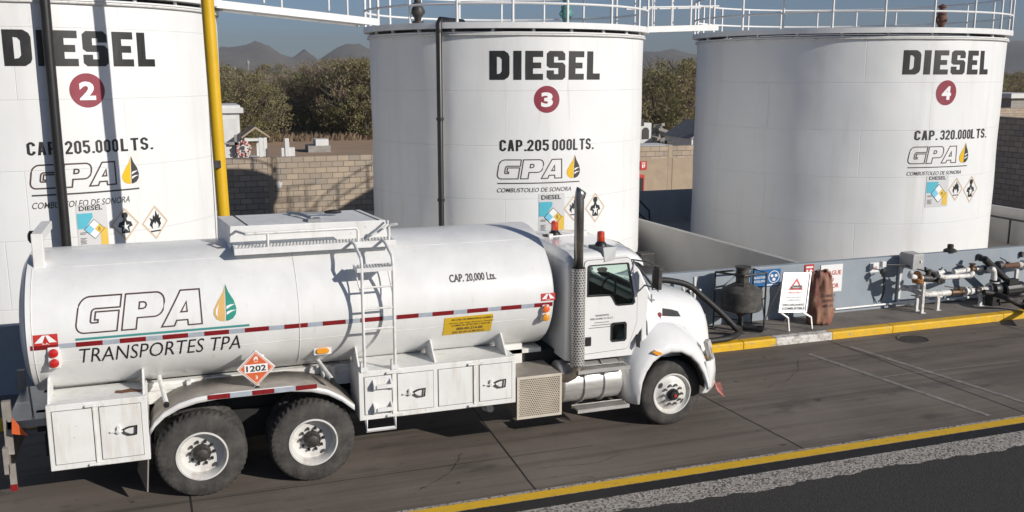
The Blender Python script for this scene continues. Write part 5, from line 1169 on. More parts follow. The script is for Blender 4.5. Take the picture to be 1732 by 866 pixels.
b.build('frame', M['alu'], ag, smooth=0)
W_, H_ = u_.length, v_.length
def onb(off): return lambda u, v: bd_pt(u, v, off)
b = MB(); flat(b, ribbon2d([(.12, .10), (.12, .92), (.88, .92), (.88, .10)], .012), onb(.003)); b.build('inner_border', M['plate_grey'], bo, smooth=0)
b = MB(); V, Fc = fill2d([[(.26, .56), (.78, .56), (.52, .86)], [(.36, .60), (.68, .60), (.52, .785)]]); flat(b, (V, Fc), onb(.004)); v, f = text2d('PELIGRO', .045, .48, .004); flat(b, ([(x + .28, y + .475) for x, y in v], f), onb(.004)); b.build('triangle', M['sign_red'], bo, smooth=0)
b = MB()
for lp_ in (rect(.42, .635, .74, .675), rect(.40, .60, .76, .622), [(.32, .60), (.32, .625), (.36, .645), (.40, .645), (.40, .60)], arc(.38, .597, .03, 0, 360, 10, .018)[:-1], arc(.68, .597, .03, 0, 360, 10, .018)[:-1]): flat(b, fill2d([lp_]), onb(.006))
b.build('tanker_symbol', M['ink'], bo, smooth=0)
for txt, x, y, wd, h, bo_ in (('DESCARGANDO', .14, .165, .76, .055, .02), ('COMBUSTIBLE', .13, .07, .80, .062, .03)):
    b = MB(); v, f = text2d(txt, h, wd, bo_); flat(b, ([(a + x, c_ + y) for a, c_ in v], f), onb(.004))
    b.build('lettering', M['ink'], bo, smooth=0)
b = MB()
for txt, x, y, wd, h in (('DESCARGANDO', .22, .36, .56, .038), ('COMBUSTIBLE', .24, .29, .52, .038)):
    v, f = text2d(txt, h, wd, .004); flat(b, ([(a + x, c_ + y) for a, c_ in v], f), onb(.004))
flat(b, fill2d([rect(.2, .43, .8, .436)]), onb(.004)); b.build('faint_lettering', M['tape_silver'], bo, smooth=0)
b = MB()
for u in (.12, .92):
    p = bd_pt(u, 0); q = Vector((p.x + (.18 if u < .5 else .20), p.y - .02, .16)); k = Vector((p.x + (.17 if u < .5 else .19), p.y + .02, p.z - .12)); b.tube([bd_pt(u, .05, -.03), p + Vector((0, .05, 0)), k, q], .018, 4)
    b.tube([bd_pt(u, .98, -.02), Vector((p.x + .02, 15.55, .16))], .015, 4)
b.build('leg', M['alu'], ag, smooth=0)
# covered extinguisher sack
sk = thing('covered_extinguisher', 'upright reddish brown cloth sack covering a wheeled unit beside the warning board', 'covered unit', (11.9, 15.25, .146))
b = MB(); rows = []; n = 72
for i, (z, rx, ry) in enumerate(((.15, .235, .17), (.22, .255, .185), (.4, .25, .18), (.65, .24, .17), (.9, .235, .165), (1.05, .23, .165), (1.13, .225, .16), (1.18, .20, .14), (1.20, .16, .11), (1.15, .13, .085))):
    rows.append([(11.86 + .02 * math.sin(z * 4) + (rx + .026 * math.sin(3 * t + 5 * z) + .020 * math.sin(7 * t - 7 * z) + .014 * math.sin(12 * t + 12 * z)) * math.cos(t), 15.26 + (ry + .022 * math.sin(5 * t + 4 * z) + .018 * math.sin(9 * t - 9 * z) + .010 * math.sin(15 * t + 14 * z)) * math.sin(t), z + .018 * math.sin(2 * t) + .012 * math.sin(5 * t)) for t in np.linspace(0, 2 * math.pi, n + 1)[:-1]])
b.grid(rows, True); so = b.build('sack', M['sack'], sk, smooth=60, solid=.006)
b = MB(); b.lathe([(0, 0), (.13, 0)], (11.87, 15.26, 1.10), n=20, close=False); b.lathe([(.09, 0), (.09, .09), (.05, .12), (0, .12)], (11.84, 15.27, 1.08), n=16); b.build('cylinder_top', M['black'], sk)
for txt, z, wd in (('EXTINTOR', .72, .30), ('UNIDAD', .62, .24), ('MOVIL', .52, .2)):
    b = MB(); v, f = text2d(txt, .06, wd, .02); flat(b, ([(x - wd / 2, y + z) for x, y in v], f), lambda u, v: (11.93 + .275 * math.sin(u / .26), 15.26 - .205 * math.cos(u / .24), v), ('u', .04))
    b.build('lettering', M['brown_ink'], so, smooth=0)
# signs on the wall
def wall_sign(nm, label, p0, p1, m, cat='sign'):
    a, c = P(*p0, 15.845), P(*p1, 15.845); t = thing(nm, label, cat, ((a.x + c.x) / 2, 15.85, c.z)); b = MB(); b.box(a.x, c.x, 15.845, 15.857, c.z, a.z); o = b.build('panel', m, t, smooth=0); return t, o, a, c
def letters(par, m, a, c, items, y=15.842, extra=()):
    W, H = c.x - a.x, a.z - c.z
    for txt, fx, fy, fw, fh, bo_ in items:
        v, f = text2d(txt, fh * H, fw * W, bo_); b = MB(); flat(b, ([(x + a.x + fx * W, q + c.z + fy * H) for x, q in v], f), lambda u, v: (u, y, v)); b.build('lettering', m, par, smooth=0)
    if extra:
        b = MB()
        for lp_ in extra: flat(b, fill2d(lp_), lambda u, v: (a.x + u * W, y, c.z + v * H))
        b.build('symbol', m, par, smooth=0)
t, o, a, c = wall_sign('engine_sign', 'white notice with red words telling drivers to switch off, half hidden by the sack', (1389, 449), (1423, 492), M['white'])
a = Vector((a.x - .02, a.y, a.z)); letters(o, M['sign_red'], a, c, (('APAGUE', .10, .62, .84, .17, .02), ('SU', .4, .38, .22, .14, .02), ('MOTOR', .14, .14, .72, .17, .02)))
t, o, a, c = wall_sign('safety_sign', 'blue and white safety equipment sign behind the hopper', (1271, 458), (1319, 483), M['sign_blue'])
letters(o, M['white'], a, c, (('USO', .06, .72, .2, .13, .02), ('OBLIGATORIO', .06, .50, .46, .13, .02), ('DE EQUIPO', .06, .28, .42, .13, .02)), extra=([arc(.78, .55, .19, 0, 360, 24, .36)[:-1], arc(.78, .55, .165, 0, 360, 24, .32)[:-1]], [arc(.71, .62, .05, 0, 360, 12, .09)[:-1]], [arc(.85, .62, .05, 0, 360, 12, .09)[:-1]], [arc(.78, .40, .06, 0, 360, 12, .10)[:-1]], [rect(.5, .06, .95, .14)]))
t, o, a, c = wall_sign('extinguisher_sign', 'small red and white arrow sign on the blue-grey wall above the sack', (1362, 448), (1376, 468), M['sign_red'])
letters(o, M['white'], a, c, (), extra=([rect(.12, .72, .88, .86)], [[(.55, .2), (.75, .2), (.75, .45), (.9, .45), (.65, .66), (.42, .45), (.55, .45)]], [rect(.15, .2, .36, .6)]))
t, o, a, c = wall_sign('stop_sign', 'small white square notice on the blue-grey wall by the gauge', (1472, 445), (1486, 460), M['white'])
letters(o, M['sign_red'], a, c, (('STOP', .18, .4, .62, .2, .02),))
# fittings on top of the wall and small boxes on it
def cap_on_wall(label, px, py, k):
    q = P(px, py, 15.93); t = thing('flanged_vent', label, 'vent', (q.x, 15.93, 1.235)); b = MB(); b.lathe([(.14 * k, 0), (.14 * k, .03 * k), (.10 * k, .06 * k), (.065 * k, .07 * k), (.065 * k, .15 * k), (.05 * k, .16 * k), (0, .16 * k)], (q.x, 15.93, 1.236), n=20); b.build('vent_body', M['dark_steel'], t)
cap_on_wall('flanged black pipe cap on top of the wall above the pump', 1607, 425, 1.); cap_on_wall('tiny dark pipe cap on top of the wall above the grey box', 1544, 430, .42)
for px, py, lb in ((1656, 432, 'small dark bracket on the wall beside the slanted black pipe'), (1728, 428, 'small dark bracket on the wall past the delivery pipe')):
    q = P(px, py, 15.83); t = thing('wall_bracket', lb, 'bracket', (q.x, 15.85, q.z)); b = MB(); b.box(q.x - .03, q.x + .03, 15.79, 15.858, q.z - .09, q.z + .03); b.build('bracket', M['dark_steel'], t, smooth=0, bevel=.005)
q = P(1551, 445, 15.45); t = thing('electric_box', 'grey electrical cabinet on the wall above the dark valve', 'electrical box', (q.x, 15.5, q.z))
b = MB(); b.box(14.22, 14.50, 15.42, 15.80, 1.03, 1.345); b.build('cabinet', M['cabinet_grey'], t, smooth=0, bevel=.01)
b = MB(); b.box(14.50, 14.58, 15.52, 15.60, 1.02, 1.20); b.box(14.40, 14.44, 15.40, 15.418, 1.16, 1.22); b.build('switch', M['white_metal'], t, smooth=0, bevel=.006)
b = MB(); b.box(14.25, 14.30, 15.80, 15.858, .2, 1.3); b.build('back_post', M['tube_white'], t, smooth=0)
t = thing('pressure_gauge', 'small junction box with a black gauge and hanging cables by the grey cabinet', 'gauge', (13.5, 15.6, 1.1)); q = P(1495, 447, 15.62)
b = MB(); b.box(q.x - .05, q.x + .05, 15.60, 15.70, q.z - .06, q.z + .06); b.build('junction_box', M['frame_paint'], t, smooth=0, bevel=.008)
b = MB(); q2 = P(1494, 460, 15.62); b.lathe([(.0, -.05), (.065, -.03), (.07, 0), (.065, .03), (0, .05)], q2, (0, 1, .1), n=20); b.tube([q2, P(1493, 468, 15.62)], .028, 8); b.tube([q2 + Vector((.05, 0, 0)), P(1508, 455, 15.6)], .012, 6); b.build('dial', M['black'], t)
b = MB(); b.tube(smooth_path([P(1494, 465, 15.65), P(1494, 490, 15.68), P(1490, 505, 15.75), P(1485, 511, 15.8)]), .012, 7); b.tube(smooth_path([P(1498, 448, 15.64), P(1530, 449, 15.55), P(1555, 456, 15.4), P(1566, 459, 15.3)]), .013, 7); b.tube(smooth_path([P(1496, 465, 15.65), P(1496, 492, 15.68), P(1489, 511, 15.8)]), .01, 7); b.build('cable', M['black'], t)
# upper transfer line (open coupling)
def flange(b, p, d, r=.085, w_=.03): b.lathe([(r, -w_ / 2), (r, w_ / 2)], p, d, n=20)
Yp = 15.25
t = thing('unloading_pipe', 'white unloading pipe with an open black coupling, on two white legs', 'pipe', (14.6, Yp, .146))
b = MB(); e = P(1539, 466, Yp); b.tube(smooth_path([P(1541, 462, Yp + .2), P(1540, 466, Yp), P(1548, 469, Yp), P(1560, 470, Yp - .02)], 4), .055, 12); b.build('pipe', M['pipe_white'], t); b = MB(); b.tube([P(1588, 467, Yp), P(1598, 469, Yp), P(1642, 466, Yp)], .05, 12); b.tube([P(1642, 466, Yp), P(1645, 462, Yp + .2)], .05, 12)
b.build('pipe', M['pipe_white'], t); b = MB(); b.tube([P(1586, 462, Yp), P(1595, 459, Yp)], .05, 10); b.build('pipe', M['pipe_white'], t); b = MB(); flange(b, P(1640, 466, Yp), (1, 0, 0), .062, .02); b.build('flange', M['pipe_white'], t)
b = MB(); b.lathe([(.04, -.03), (.11, -.02), (.125, 0), (.11, .02), (.04, .03)], P(1552, 468, Yp), (1, .1, 0), n=18); b.lathe([(.10, -.05), (.12, 0), (.10, .05)], P(1552, 475, Yp), (.3, .2, 1), n=12); b.build('wrapping', M['burnt'], t)
b = MB(); b.tube([P(1558, 470, Yp), P(1572, 471, Yp - .03), P(1585, 473, Yp - .05), P(1591, 476, Yp - .2)], [.07, .075, .055, .055], 14); b.lathe([(.045, 0), (.065, .0), (.065, .07), (.045, .07)], P(1588, 475, Yp - .12), (.7, -1, -.15), n=18); b.lathe([(.05, -.08), (.06, .08)], P(1570, 462, Yp), (0, 0, 1), n=12); b.tube([P(1565, 455, Yp), P(1582, 461, Yp)], .03, 8); b.tube([P(1575, 462, Yp), P(1583, 468, Yp - .1)], .05, 10); b.build('coupling', M['dark_steel'], t)
b = MB(); b.tube([P(1586, 462, Yp), P(1594, 452, Yp)], .012, 6); b.build('lever', M['black'], t); b = MB(); b.tube([P(1565, 460, Yp + .02), P(1565, 452, Yp)], .02, 6); b.build('lever', M['black'], t)
for (px, py, bx, by) in ((1563, 475, 1561, 527), (1553, 480, 1551, 518)):
    top = P(px, py, Yp if px == 1563 else Yp + .2); b = MB(); b.box(top.x - .028, top.x + .028, top.y - .028, top.y + .028, .15, top.z); b.box(top.x - .06, top.x + .06, top.y - .06, top.y + .06, .147, .158); b.build('leg', M['pipe_white'], t, smooth=0)
# lower suction line with pump
Yq = 15.35
t = thing('suction_pipe', 'long low white pipe with brown valves leading to the pump', 'pipe', (15.4, Yq, .146))
b = MB(); b.tube(smooth_path([P(1524, 485, 15.6), P(1540, 489, 15.5), P(1556, 495, Yq), P(1568, 498, Yq)], 4), .055, 12); b.tube([P(1568, 498, Yq), P(1606, 495, Yq)], .062, 14); flange(b, P(1591, 496.5, Yq), (1, 0, 0), .068, .02)
b.build('pipe', M['pipe_white'], t); b = MB(); b.tube([P(1630, 493, Yq), P(1648, 492, Yq)], .065, 14); flange(b, P(1632, 492.5, Yq), (1, 0, 0), .10); flange(b, P(1640, 492, Yq), (1, 0, 0), .085); b.build('pipe', M['pipe_white'], t); b = MB(); b.tube([P(1658, 490, Yq), P(1674, 488, Yq)], .055, 14); flange(b, P(1674, 488, Yq), (1, 0, 0), .12, .04); b.build('pipe', M['pipe_white'], t)
b = MB(); b.tube([P(1606, 495, Yq), P(1628, 493.5, Yq)], .06, 14); flange(b, P(1609, 495, Yq), (1, 0, 0), .075); flange(b, P(1626, 493.5, Yq), (1, 0, 0), .075); b.lathe([(.06, 0), (.06, .08), (.03, .09), (.03, .12)], P(1622, 494, Yq), n=12); b.build('valve', M['brass'], t)
b = MB(); b.tube([P(1598, 484, Yq), P(1609, 486, Yq), P(1622, 489, Yq)], .012, 6); b.build('lever', M['dark_steel'], t); b = MB(); b.lathe([(.05, -.05), (.065, 0), (.05, .05)], P(1653, 492, Yq - .05), (1, 0, 0), n=12); b.lathe([(.05, 0), (.05, .10)], P(1653, 492, Yq - .02), n=10); b.build('lever', M['dark_steel'], t)
for px, py in ((1587, 500), (1659, 497)):
    top = P(px, py, Yq); b = MB(); b.box(top.x - .03, top.x + .03, Yq - .03, Yq + .03, .15, top.z); b.box(top.x - .07, top.x + .07, Yq - .05, Yq + .05, top.z - .03, top.z + .0); b.box(top.x - .06, top.x + .06, Yq - .06, Yq + .06, .147, .157); b.build('leg', M['pipe_white'], t, smooth=0)
t = thing('fuel_pump', 'black motor pump with a white elbow pipe rising from it', 'pump', (16.7, 15.3, .146))
q = P(1682, 489, 15.3); b = MB(); b.lathe([(.08, -.10), (.15, -.08), (.17, 0), (.15, .08), (.08, .10)], q, (1, .1, 0), n=24); b.lathe([(.09, 0), (.09, .2)], q + Vector((0, 0, 0)), n=16); b.lathe([(.11, .17), (.11, .2)], q, n=16); b.box(q.x - .12, q.x + .12, 15.2, 15.4, .15, q.z - .10); b.build('pump_body', M['black'], t)
b = MB(); b.tube(smooth_path([P(1681, 476, 15.3), P(1681, 462, 15.3), P(1679, 456, 15.3), P(1673, 456, 15.4)], 5), .06, 14); flange(b, P(1682, 477, 15.3), (0, 0, 1), .10, .03); flange(b, P(1681, 469, 15.3), (0, 0, 1), .067, .02); b.build('elbow', M['pipe_white'], t)
m0, m1 = P(1695, 490, 15.35), P(1727, 486, 15.35); ax = (m1 - m0).normalized(); l = (m1 - m0).length
b = MB(); b.lathe([(.06, -.05), (.06, .0), (.14, .0), (.155, .03), (.155, l - .12), (.145, l - .10), (.14, l), (.05, l + .02)], m0, ax, n=28, mod=lambda k, j: .008 * (j % 2) if k in (3, 4) else 0); b.box(m0.x + .05, m0.x + .3, 15.22, 15.36, m0.z + .12, m0.z + .24); b.build('motor', M['black'], t, smooth=20)
b = MB(); b.box(m0.x - .25, m1.x + .05, 15.15, 15.55, .24, .30)
for x in (m0.x - .2, m1.x - .02): b.box(x - .02, x + .02, 15.2, 15.24, .147, .24); b.box(x - .02, x + .02, 15.46, 15.5, .147, .24)
b.build('base_frame', M['dark_steel'], t, smooth=0)
# upper pipe line along the wall
Yr = 15.60
t = thing('delivery_pipe', 'upper white and rusty delivery pipe with brown valve along the wall', 'pipe', (16.2, Yr, 1))
b = MB(); b.tube([P(1616, 460, Yr), P(1638, 456, Yr)], .055, 12); flange(b, P(1632, 457, Yr), (1, 0, 0), .065, .02); b.lathe([(.03, -.06), (.06, -.05), (.06, 0)], P(1616, 460, Yr), (1, 0, 0), n=14); b.build('pipe', M['pipe_white'], t); b = MB(); b.tube([P(1650, 455, Yr), P(1661, 454, Yr)], .05, 12); flange(b, P(1655, 455, Yr), (1, 0, 0), .075, .02); b.build('pipe', M['pipe_white'], t); b = MB(); b.tube([P(1722, 448, Yr), P(1760, 444, Yr)], .065, 12); flange(b, P(1730, 447, Yr), (1, 0, 0), .095, .03); b.build('pipe', M['pipe_white'], t)
b = MB(); b.lathe([(.06, -.07), (.075, -.05), (.06, -.02), (.065, .02), (.08, .05), (.06, .07)], P(1644, 455.5, Yr), (1, 0, 0), n=16); b.lathe([(.05, 0), (.05, .09), (.07, .10), (.07, .12)], P(1644, 455, Yr), n=12); b.build('valve', M['brass'], t)
b = MB(); b.tube([P(1697, 450, Yr), P(1722, 448, Yr)], .058, 12); b.build('rusty_pipe', M['rusty'], t)
b = MB(); b.tube([P(1661, 454, Yr), P(1697, 450, Yr)], .045, 10); b.lathe([(.06, -.09), (.10, -.05), (.10, .05), (.06, .09)], P(1690, 449, Yr), (1, 0, 0), n=16); b.build('check_valve', M['dark_steel'], t); b = MB(); b.tube([P(1617, 447, Yr), P(1628, 449, Yr), P(1632, 454, Yr)], .012, 6); b.build('lever', M['dark_steel'], t); b = MB(); b.tube([P(1692, 436, Yr), P(1701, 441, Yr), P(1704, 446, Yr)], .013, 6); b.lathe([(.04, 0), (.04, .08)], P(1704, 449, Yr), n=8); b.build('lever', M['dark_steel'], t)
top = P(1720, 455, Yr); b = MB(); b.box(top.x - .035, top.x + .035, Yr - .03, Yr + .03, .15, top.z); b.box(top.x - .06, top.x + .06, Yr - .05, Yr + .05, .147, .157); b.build('leg', M['pipe_white'], t, smooth=0)
t = thing('slanted_pipe', 'black pipe slanting down from the wall bracket to the pump', 'pipe', (16.4, 15.5, .6))
b = MB(); b.tube([P(1659, 437, 15.55), P(1665, 438, 15.45), P(1712, 482, 15.45)], .065, 14); b.lathe([(.07, 0), (.07, .05), (0, .06)], P(1660, 437, 15.55), (-1, 0, .3), n=14); b.build('pipe', M['black_pipe'], t); 
t = thing('delivery_hose', 'black hose running from the pump over the yellow kerb', 'hose', (17, 14.9, .2))
hp2 = smooth_path([P(1664, 494, 15.2), P(1684, 498, 15.15), G(1704, 505, .42), G(1720, 513, .30), G(1738, 523, .22), G(1752, 540, .20)])
b = MB(); b.tube(hp2, .058, 12); b.build('hose', M['hose'], t)

# ------------------------------------------------------------------ cemetery behind the wall
def simple(nm, label, cat, base, parts, group=None):
    t = thing(nm, label, cat, base, group)
    for pn, b, m in parts: b.build(pn, m, t, smooth=30)
    return t
# white mausoleum
x0, x1 = 1.4, P(405, 200, 46).x; zt = P(400, 178, 46).z
b1 = MB().box(x0, x1, 46, 49, 0, zt - .35); b2 = MB().box(x0 - .15, x1 + .18, 45.85, 49.15, zt - .35, zt - .12).box(x0 - .05, x1 + .05, 45.95, 49.05, zt - .12, zt); b3 = MB().box(x0 + .2, x1 - .12, 45.94, 45.99, 1.2, zt - .6)
simple('mausoleum', 'plain white flat-roofed mausoleum behind the wreath and yellow pole', 'mausoleum', (2.3, 46, 0), (('wall', b1, M['tomb_white']), ('cornice', b2, M['tomb_white']), ('wall_panel', b3, M['tomb_white'])))
# tomb with cross, wreath
Yc = 42.0
a = P(398, 262, Yc); t = thing('tomb', 'white tomb with a grey cross at the foot of the mausoleum', 'tomb', (a.x, Yc, 0))
p0, p1 = P(390, 235, Yc), P(420, 262, Yc); MB().box(p0.x - .6, p1.x, Yc, Yc + 1.2, 0, P(400, 234, Yc).z - .25).build('slab', M['tomb_white'], t, smooth=0, bevel=.02)
b = MB(); q = P(398, 228, Yc - .1); b.box(q.x - .05, q.x + .05, Yc - .15, Yc - .05, 1.2, q.z); b.box(q.x - .28, q.x + .28, Yc - .15, Yc - .05, q.z - .42, q.z - .30); b.build('cross', M['tomb_grey'], t, smooth=0)
t = thing('flower_wreath', 'round wreath of red and white flowers on the tomb', 'wreath', (P(412, 253, Yc).x, Yc - .3, 2)); q = P(412, 252, Yc - .3); bR_, bW_ = MB(), MB()
for i in range(90):
    a = rng.uniform(0, 6.283); rad = rng.uniform(.19, .31); p = Vector((q.x + rad * math.cos(a) * .95, Yc - .3 + rng.uniform(-.06, .06), q.z + rad * math.sin(a) * 1.1)); (bR_ if i % 2 else bW_).lathe([(0, -.04), (.045, 0), (0, .04)], p, (rng.uniform(-1, 1), 1, rng.uniform(-1, 1)), n=6)
o = bR_.build('flowers', M['flower_red'], t); bW_.build('flowers', M['flower_white'], t); t2 = t
# gabled tomb shelter
Yg = 44.0
p0, p1 = P(412, 230, Yg), P(452, 230, Yg); zr_ = P(430, 230, Yg).z; t = thing('tomb_shelter', 'small gabled tomb shelter on white pillars beside the wreath', 'shelter', ((p0.x + p1.x) / 2, Yg, 0))
b = MB(); b.prism([(p0.x - .1, zr_ - .1), ((p0.x + p1.x) / 2, zr_ + .32), (p1.x + .1, zr_ - .1), (p1.x + .1, zr_ - .02), ((p0.x + p1.x) / 2, zr_ + .42), (p0.x - .1, zr_ - .02)], Yg - .1, Yg + 1.5); b.build('roof', M['plaster'], t, smooth=0)
for x in (p0.x + .1, (p0.x + p1.x) / 2 + .2, p1.x - .1):
    for y in (Yg, Yg + 1.3): MB().box(x - .07, x + .07, y - .07, y + .07, 0, zr_ - .08).build('pillar', M['tomb_white'], t, smooth=0)
b = MB(); b.box(p0.x, p1.x, Yg - .05, Yg + 1.4, 0, P(430, 256, Yg).z - .3); b.box(p0.x + .05, p1.x - .05, Yg - .06, Yg + .02, zr_ - .22, zr_ - .1); b.build('base', M['tomb_white'], t, smooth=0)
# stele, chest tomb, others
Ys = 43.0; p0, p1 = P(476, 250, Ys), P(500, 264, Ys); q = P(485, 234, Ys)
simple('headstone', 'grey-white headstone with a short pillar standing above the block wall', 'headstone', (q.x, Ys, 0), (('base', MB().box(p0.x, p1.x - .02, Ys, Ys + .4, 0, p0.z), M['tomb_white']), ('pillar', MB().box(q.x - .09, q.x + .09, Ys - .05, Ys + .12, 0, q.z), M['tomb_white'])))
Yt = 62.0; p0, p1 = P(534, 236, Yt), P(556, 246, Yt)
simple('chest_tomb', 'low white chest tomb at the foot of the trees', 'tomb', (p0.x, Yt, 0), (('chest', MB().box(p0.x, p1.x, Yt, Yt + 1.2, p1.z, p0.z), M['tomb_white']), ('plinth', MB().box(p0.x - .5, p1.x + .1, Yt - .1, Yt + 1.4, 0, p1.z), M['tomb_grey'])))
# chapel spire with cross, radio masts, far building
Yv = 105.0; q = P(497, 132, Yv)
b = MB(); b.hexa([Vector(p) for p in ((q.x - 1.4, Yv, 0), (q.x + 1.4, Yv, 0), (q.x + 1.4, Yv + 2.8, 0), (q.x - 1.4, Yv + 2.8, 0), (q.x - .1, Yv + 1.3, q.z - .6), (q.x + .1, Yv + 1.3, q.z - .6), (q.x + .1, Yv + 1.5, q.z - .6), (q.x - .1, Yv + 1.5, q.z - .6))])
b2 = MB().box(q.x - .07, q.x + .07, Yv + 1.3, Yv + 1.45, q.z - .7, q.z + .3).box(q.x - .3, q.x + .3, Yv + 1.3, Yv + 1.45, q.z - .15, q.z)
simple('chapel_spire', 'pale pointed chapel spire with a cross among the trees', 'spire', (q.x, Yv, 0), (('spire', b, M['tomb_grey']), ('cross', b2, M['tomb_white'])))
for px, py, Y_, lb in ((419, 100, 300, 'tall thin pale mast above the trees'), (391, 116, 300, 'shortest of the three thin masts above the trees'), (397, 112, 300, 'middle-height thin mast between the other two')):
    q = P(px, py, Y_); b = MB(); b.tube([(q.x, Y_, 0), (q.x, Y_, q.z)], [.35, .12], 6); b.lathe([(.3, -1.2), (.5, -.6), (.3, 0)], (q.x, Y_, q.z - .5), n=8); simple('radio_mast', lb, 'mast', (q.x, Y_, 0), (('mast', b, M['tomb_grey']),))
Yw = 330.0; p0, p1 = P(449, 127, Yw), P(471, 132, Yw)
simple('warehouse', 'long pale warehouse far beyond the trees', 'building', (p0.x, Yw, 0), (('wall', MB().box(p0.x, p1.x, Yw, Yw + 20, 0, p1.z - .3), M['tomb_grey']), ('roof', MB().prism([(p0.x - 1, p1.z - .3), ((p0.x + p1.x) / 2, p0.z), (p1.x + 1, p1.z - .3)], Yw - 1, Yw + 21), M['tomb_white'])))
q = P(429, 129, 200); simple('water_tank', 'small white domed water tank above the trees', 'water tank', (q.x, 200, 0), (('dome', MB().lathe([(1.2, 0), (1.2, q.z - .4), (.9, q.z + .2), (0, q.z + .6)], (q.x, 200, 0), n=20), M['tomb_white']),))
# right gap: little chapel, rubble grave, white slab, parked van
Yk = 50.0; p0, p1 = P(1078, 195, Yk), P(1101, 252, Yk)
t = thing('chapel', 'small white chapel with an arched niche behind the fire sign', 'chapel', (p0.x, Yk, 0)); MB().box(p0.x - 1.5, p1.x, Yk, Yk + 2.5, 0, P(1095, 208, Yk).z).box(p0.x - 1.5, p0.x + .35, Yk + .2, Yk + 2, 0, p0.z).build('wall', M['tomb_white'], t, smooth=0, bevel=.03)
b = MB(); q = P(1092, 222, Yk - .02); b.prism([(q.x - .22, q.z - .45), (q.x + .22, q.z - .45)] + arc(q.x, q.z, .22, 0, 180, 8), Yk - .03, Yk - .005); q2 = P(1083, 207, Yk + .17); b.prism(rect(q2.x - .15, q2.z - .2, q2.x + .15, q2.z + .2), Yk - .02, Yk - .006); b.build('niche', M['gap'], t, smooth=0)
Yb = 51.0; q = P(1121, 235, Yb); b = MB()
for i in range(130):
    u = rng.uniform(-1, 1); h = (1 - abs(u)) * rng.uniform(0, 1); p = Vector((q.x + u * .75, Yb + rng.uniform(0, 1.2), .3 + h * (P(1115, 205, Yb).z - .3))); s_ = rng.uniform(.10, .26); b.box(p.x - s_, p.x + s_, p.y - s_, p.y + s_, max(-.1, p.z - s_), p.z + s_ * .3, Matrix.Rotation(rng.uniform(-1, 1), 3, Vector((rng.uniform(-1, 1), rng.uniform(-1, 1), 1)).normalized()))
simple('rubble_grave', 'mound of rough grey stones between the chapel and the tree', 'grave', (q.x, Yb, 0), (('stones', b, M['tomb_grey']),))
Yz = 38.5; p0, p1 = P(1080, 247, Yz), P(1137, 254, Yz)
simple('flat_tomb', 'long low white tomb slab just over the block wall', 'tomb', (p0.x, Yz, 0), (('slab', MB().box(p0.x, p1.x, Yz, Yz + 1.5, 1.4, p0.z), M['tomb_white']), ('base', MB().box(p0.x + .2, p1.x - .2, Yz + .1, Yz + 1.4, 0, 1.4), M['tomb_grey'])))
Yy = 46.0; p0, p1 = P(1170, 233, Yy), P(1190, 258, Yy)
t = thing('mausoleum', 'pale gabled mausoleum peeking out beside tank 4 above the block wall', 'mausoleum', (p0.x, Yy, 0)); zt = P(1165, 222, Yy).z
MB().box(p0.x, p1.x + 2, Yy, Yy + 3, 0, zt - .4).build('wall', M['tomb_white'], t, smooth=0); MB().prism([(p0.x - .15, zt - .4), ((p0.x + p1.x) / 2 + 1, zt + .5), (p1.x + 2.1, zt - .4)], Yy - .1, Yy + 3.1).build('roof', M['tomb_grey'], t, smooth=0); MB().box(p0.x + .1, p0.x + .55, Yy - .01, Yy + .05, 1.0, 2.3).build('door', M['gap'], t, smooth=0)
q = P(1138, 246, 44); t = thing('headstone', 'dark headstone beside the long white slab', 'headstone', (q.x, 44, 0)); MB().box(q.x - .35, q.x + .1, 44, 44.3, 0, P(1138, 238, 44).z).build('stone', M['dark_steel'], t, smooth=0, bevel=.03); MB().box(q.x + .12, q.x + .4, 44, 44.3, 0, P(1138, 250, 44).z).build('vase', M['tomb_white'], t, smooth=0)
# far right: lit tan wall and a shed
Yf = 62.0; p0 = P(1680, 183, Yf); b = MB(); b.box(p0.x - 2, p0.x + 30, Yf, Yf + .2, 0, p0.z, uv=True); t = thing('cemetery_wall', 'sunlit tan block wall beyond the dark one at the right edge', 'wall', (p0.x, Yf, 0)); b.build('wall', M['block'], t, smooth=0)
p0, p1 = P(1712, 158, 80), P(1760, 182, 80); t = thing('shed', 'low shed with a pale roof edge beyond the sunlit cemetery wall', 'shed', (p0.x, 80, 0)); MB().box(p0.x, p1.x, 80, 86, 0, p0.z - .5).build('wall', M['tomb_grey'], t, smooth=0); MB().box(p0.x - .6, p1.x, 79.5, 86.5, p0.z - .5, p0.z).build('roof', M['tomb_white'], t, smooth=0)

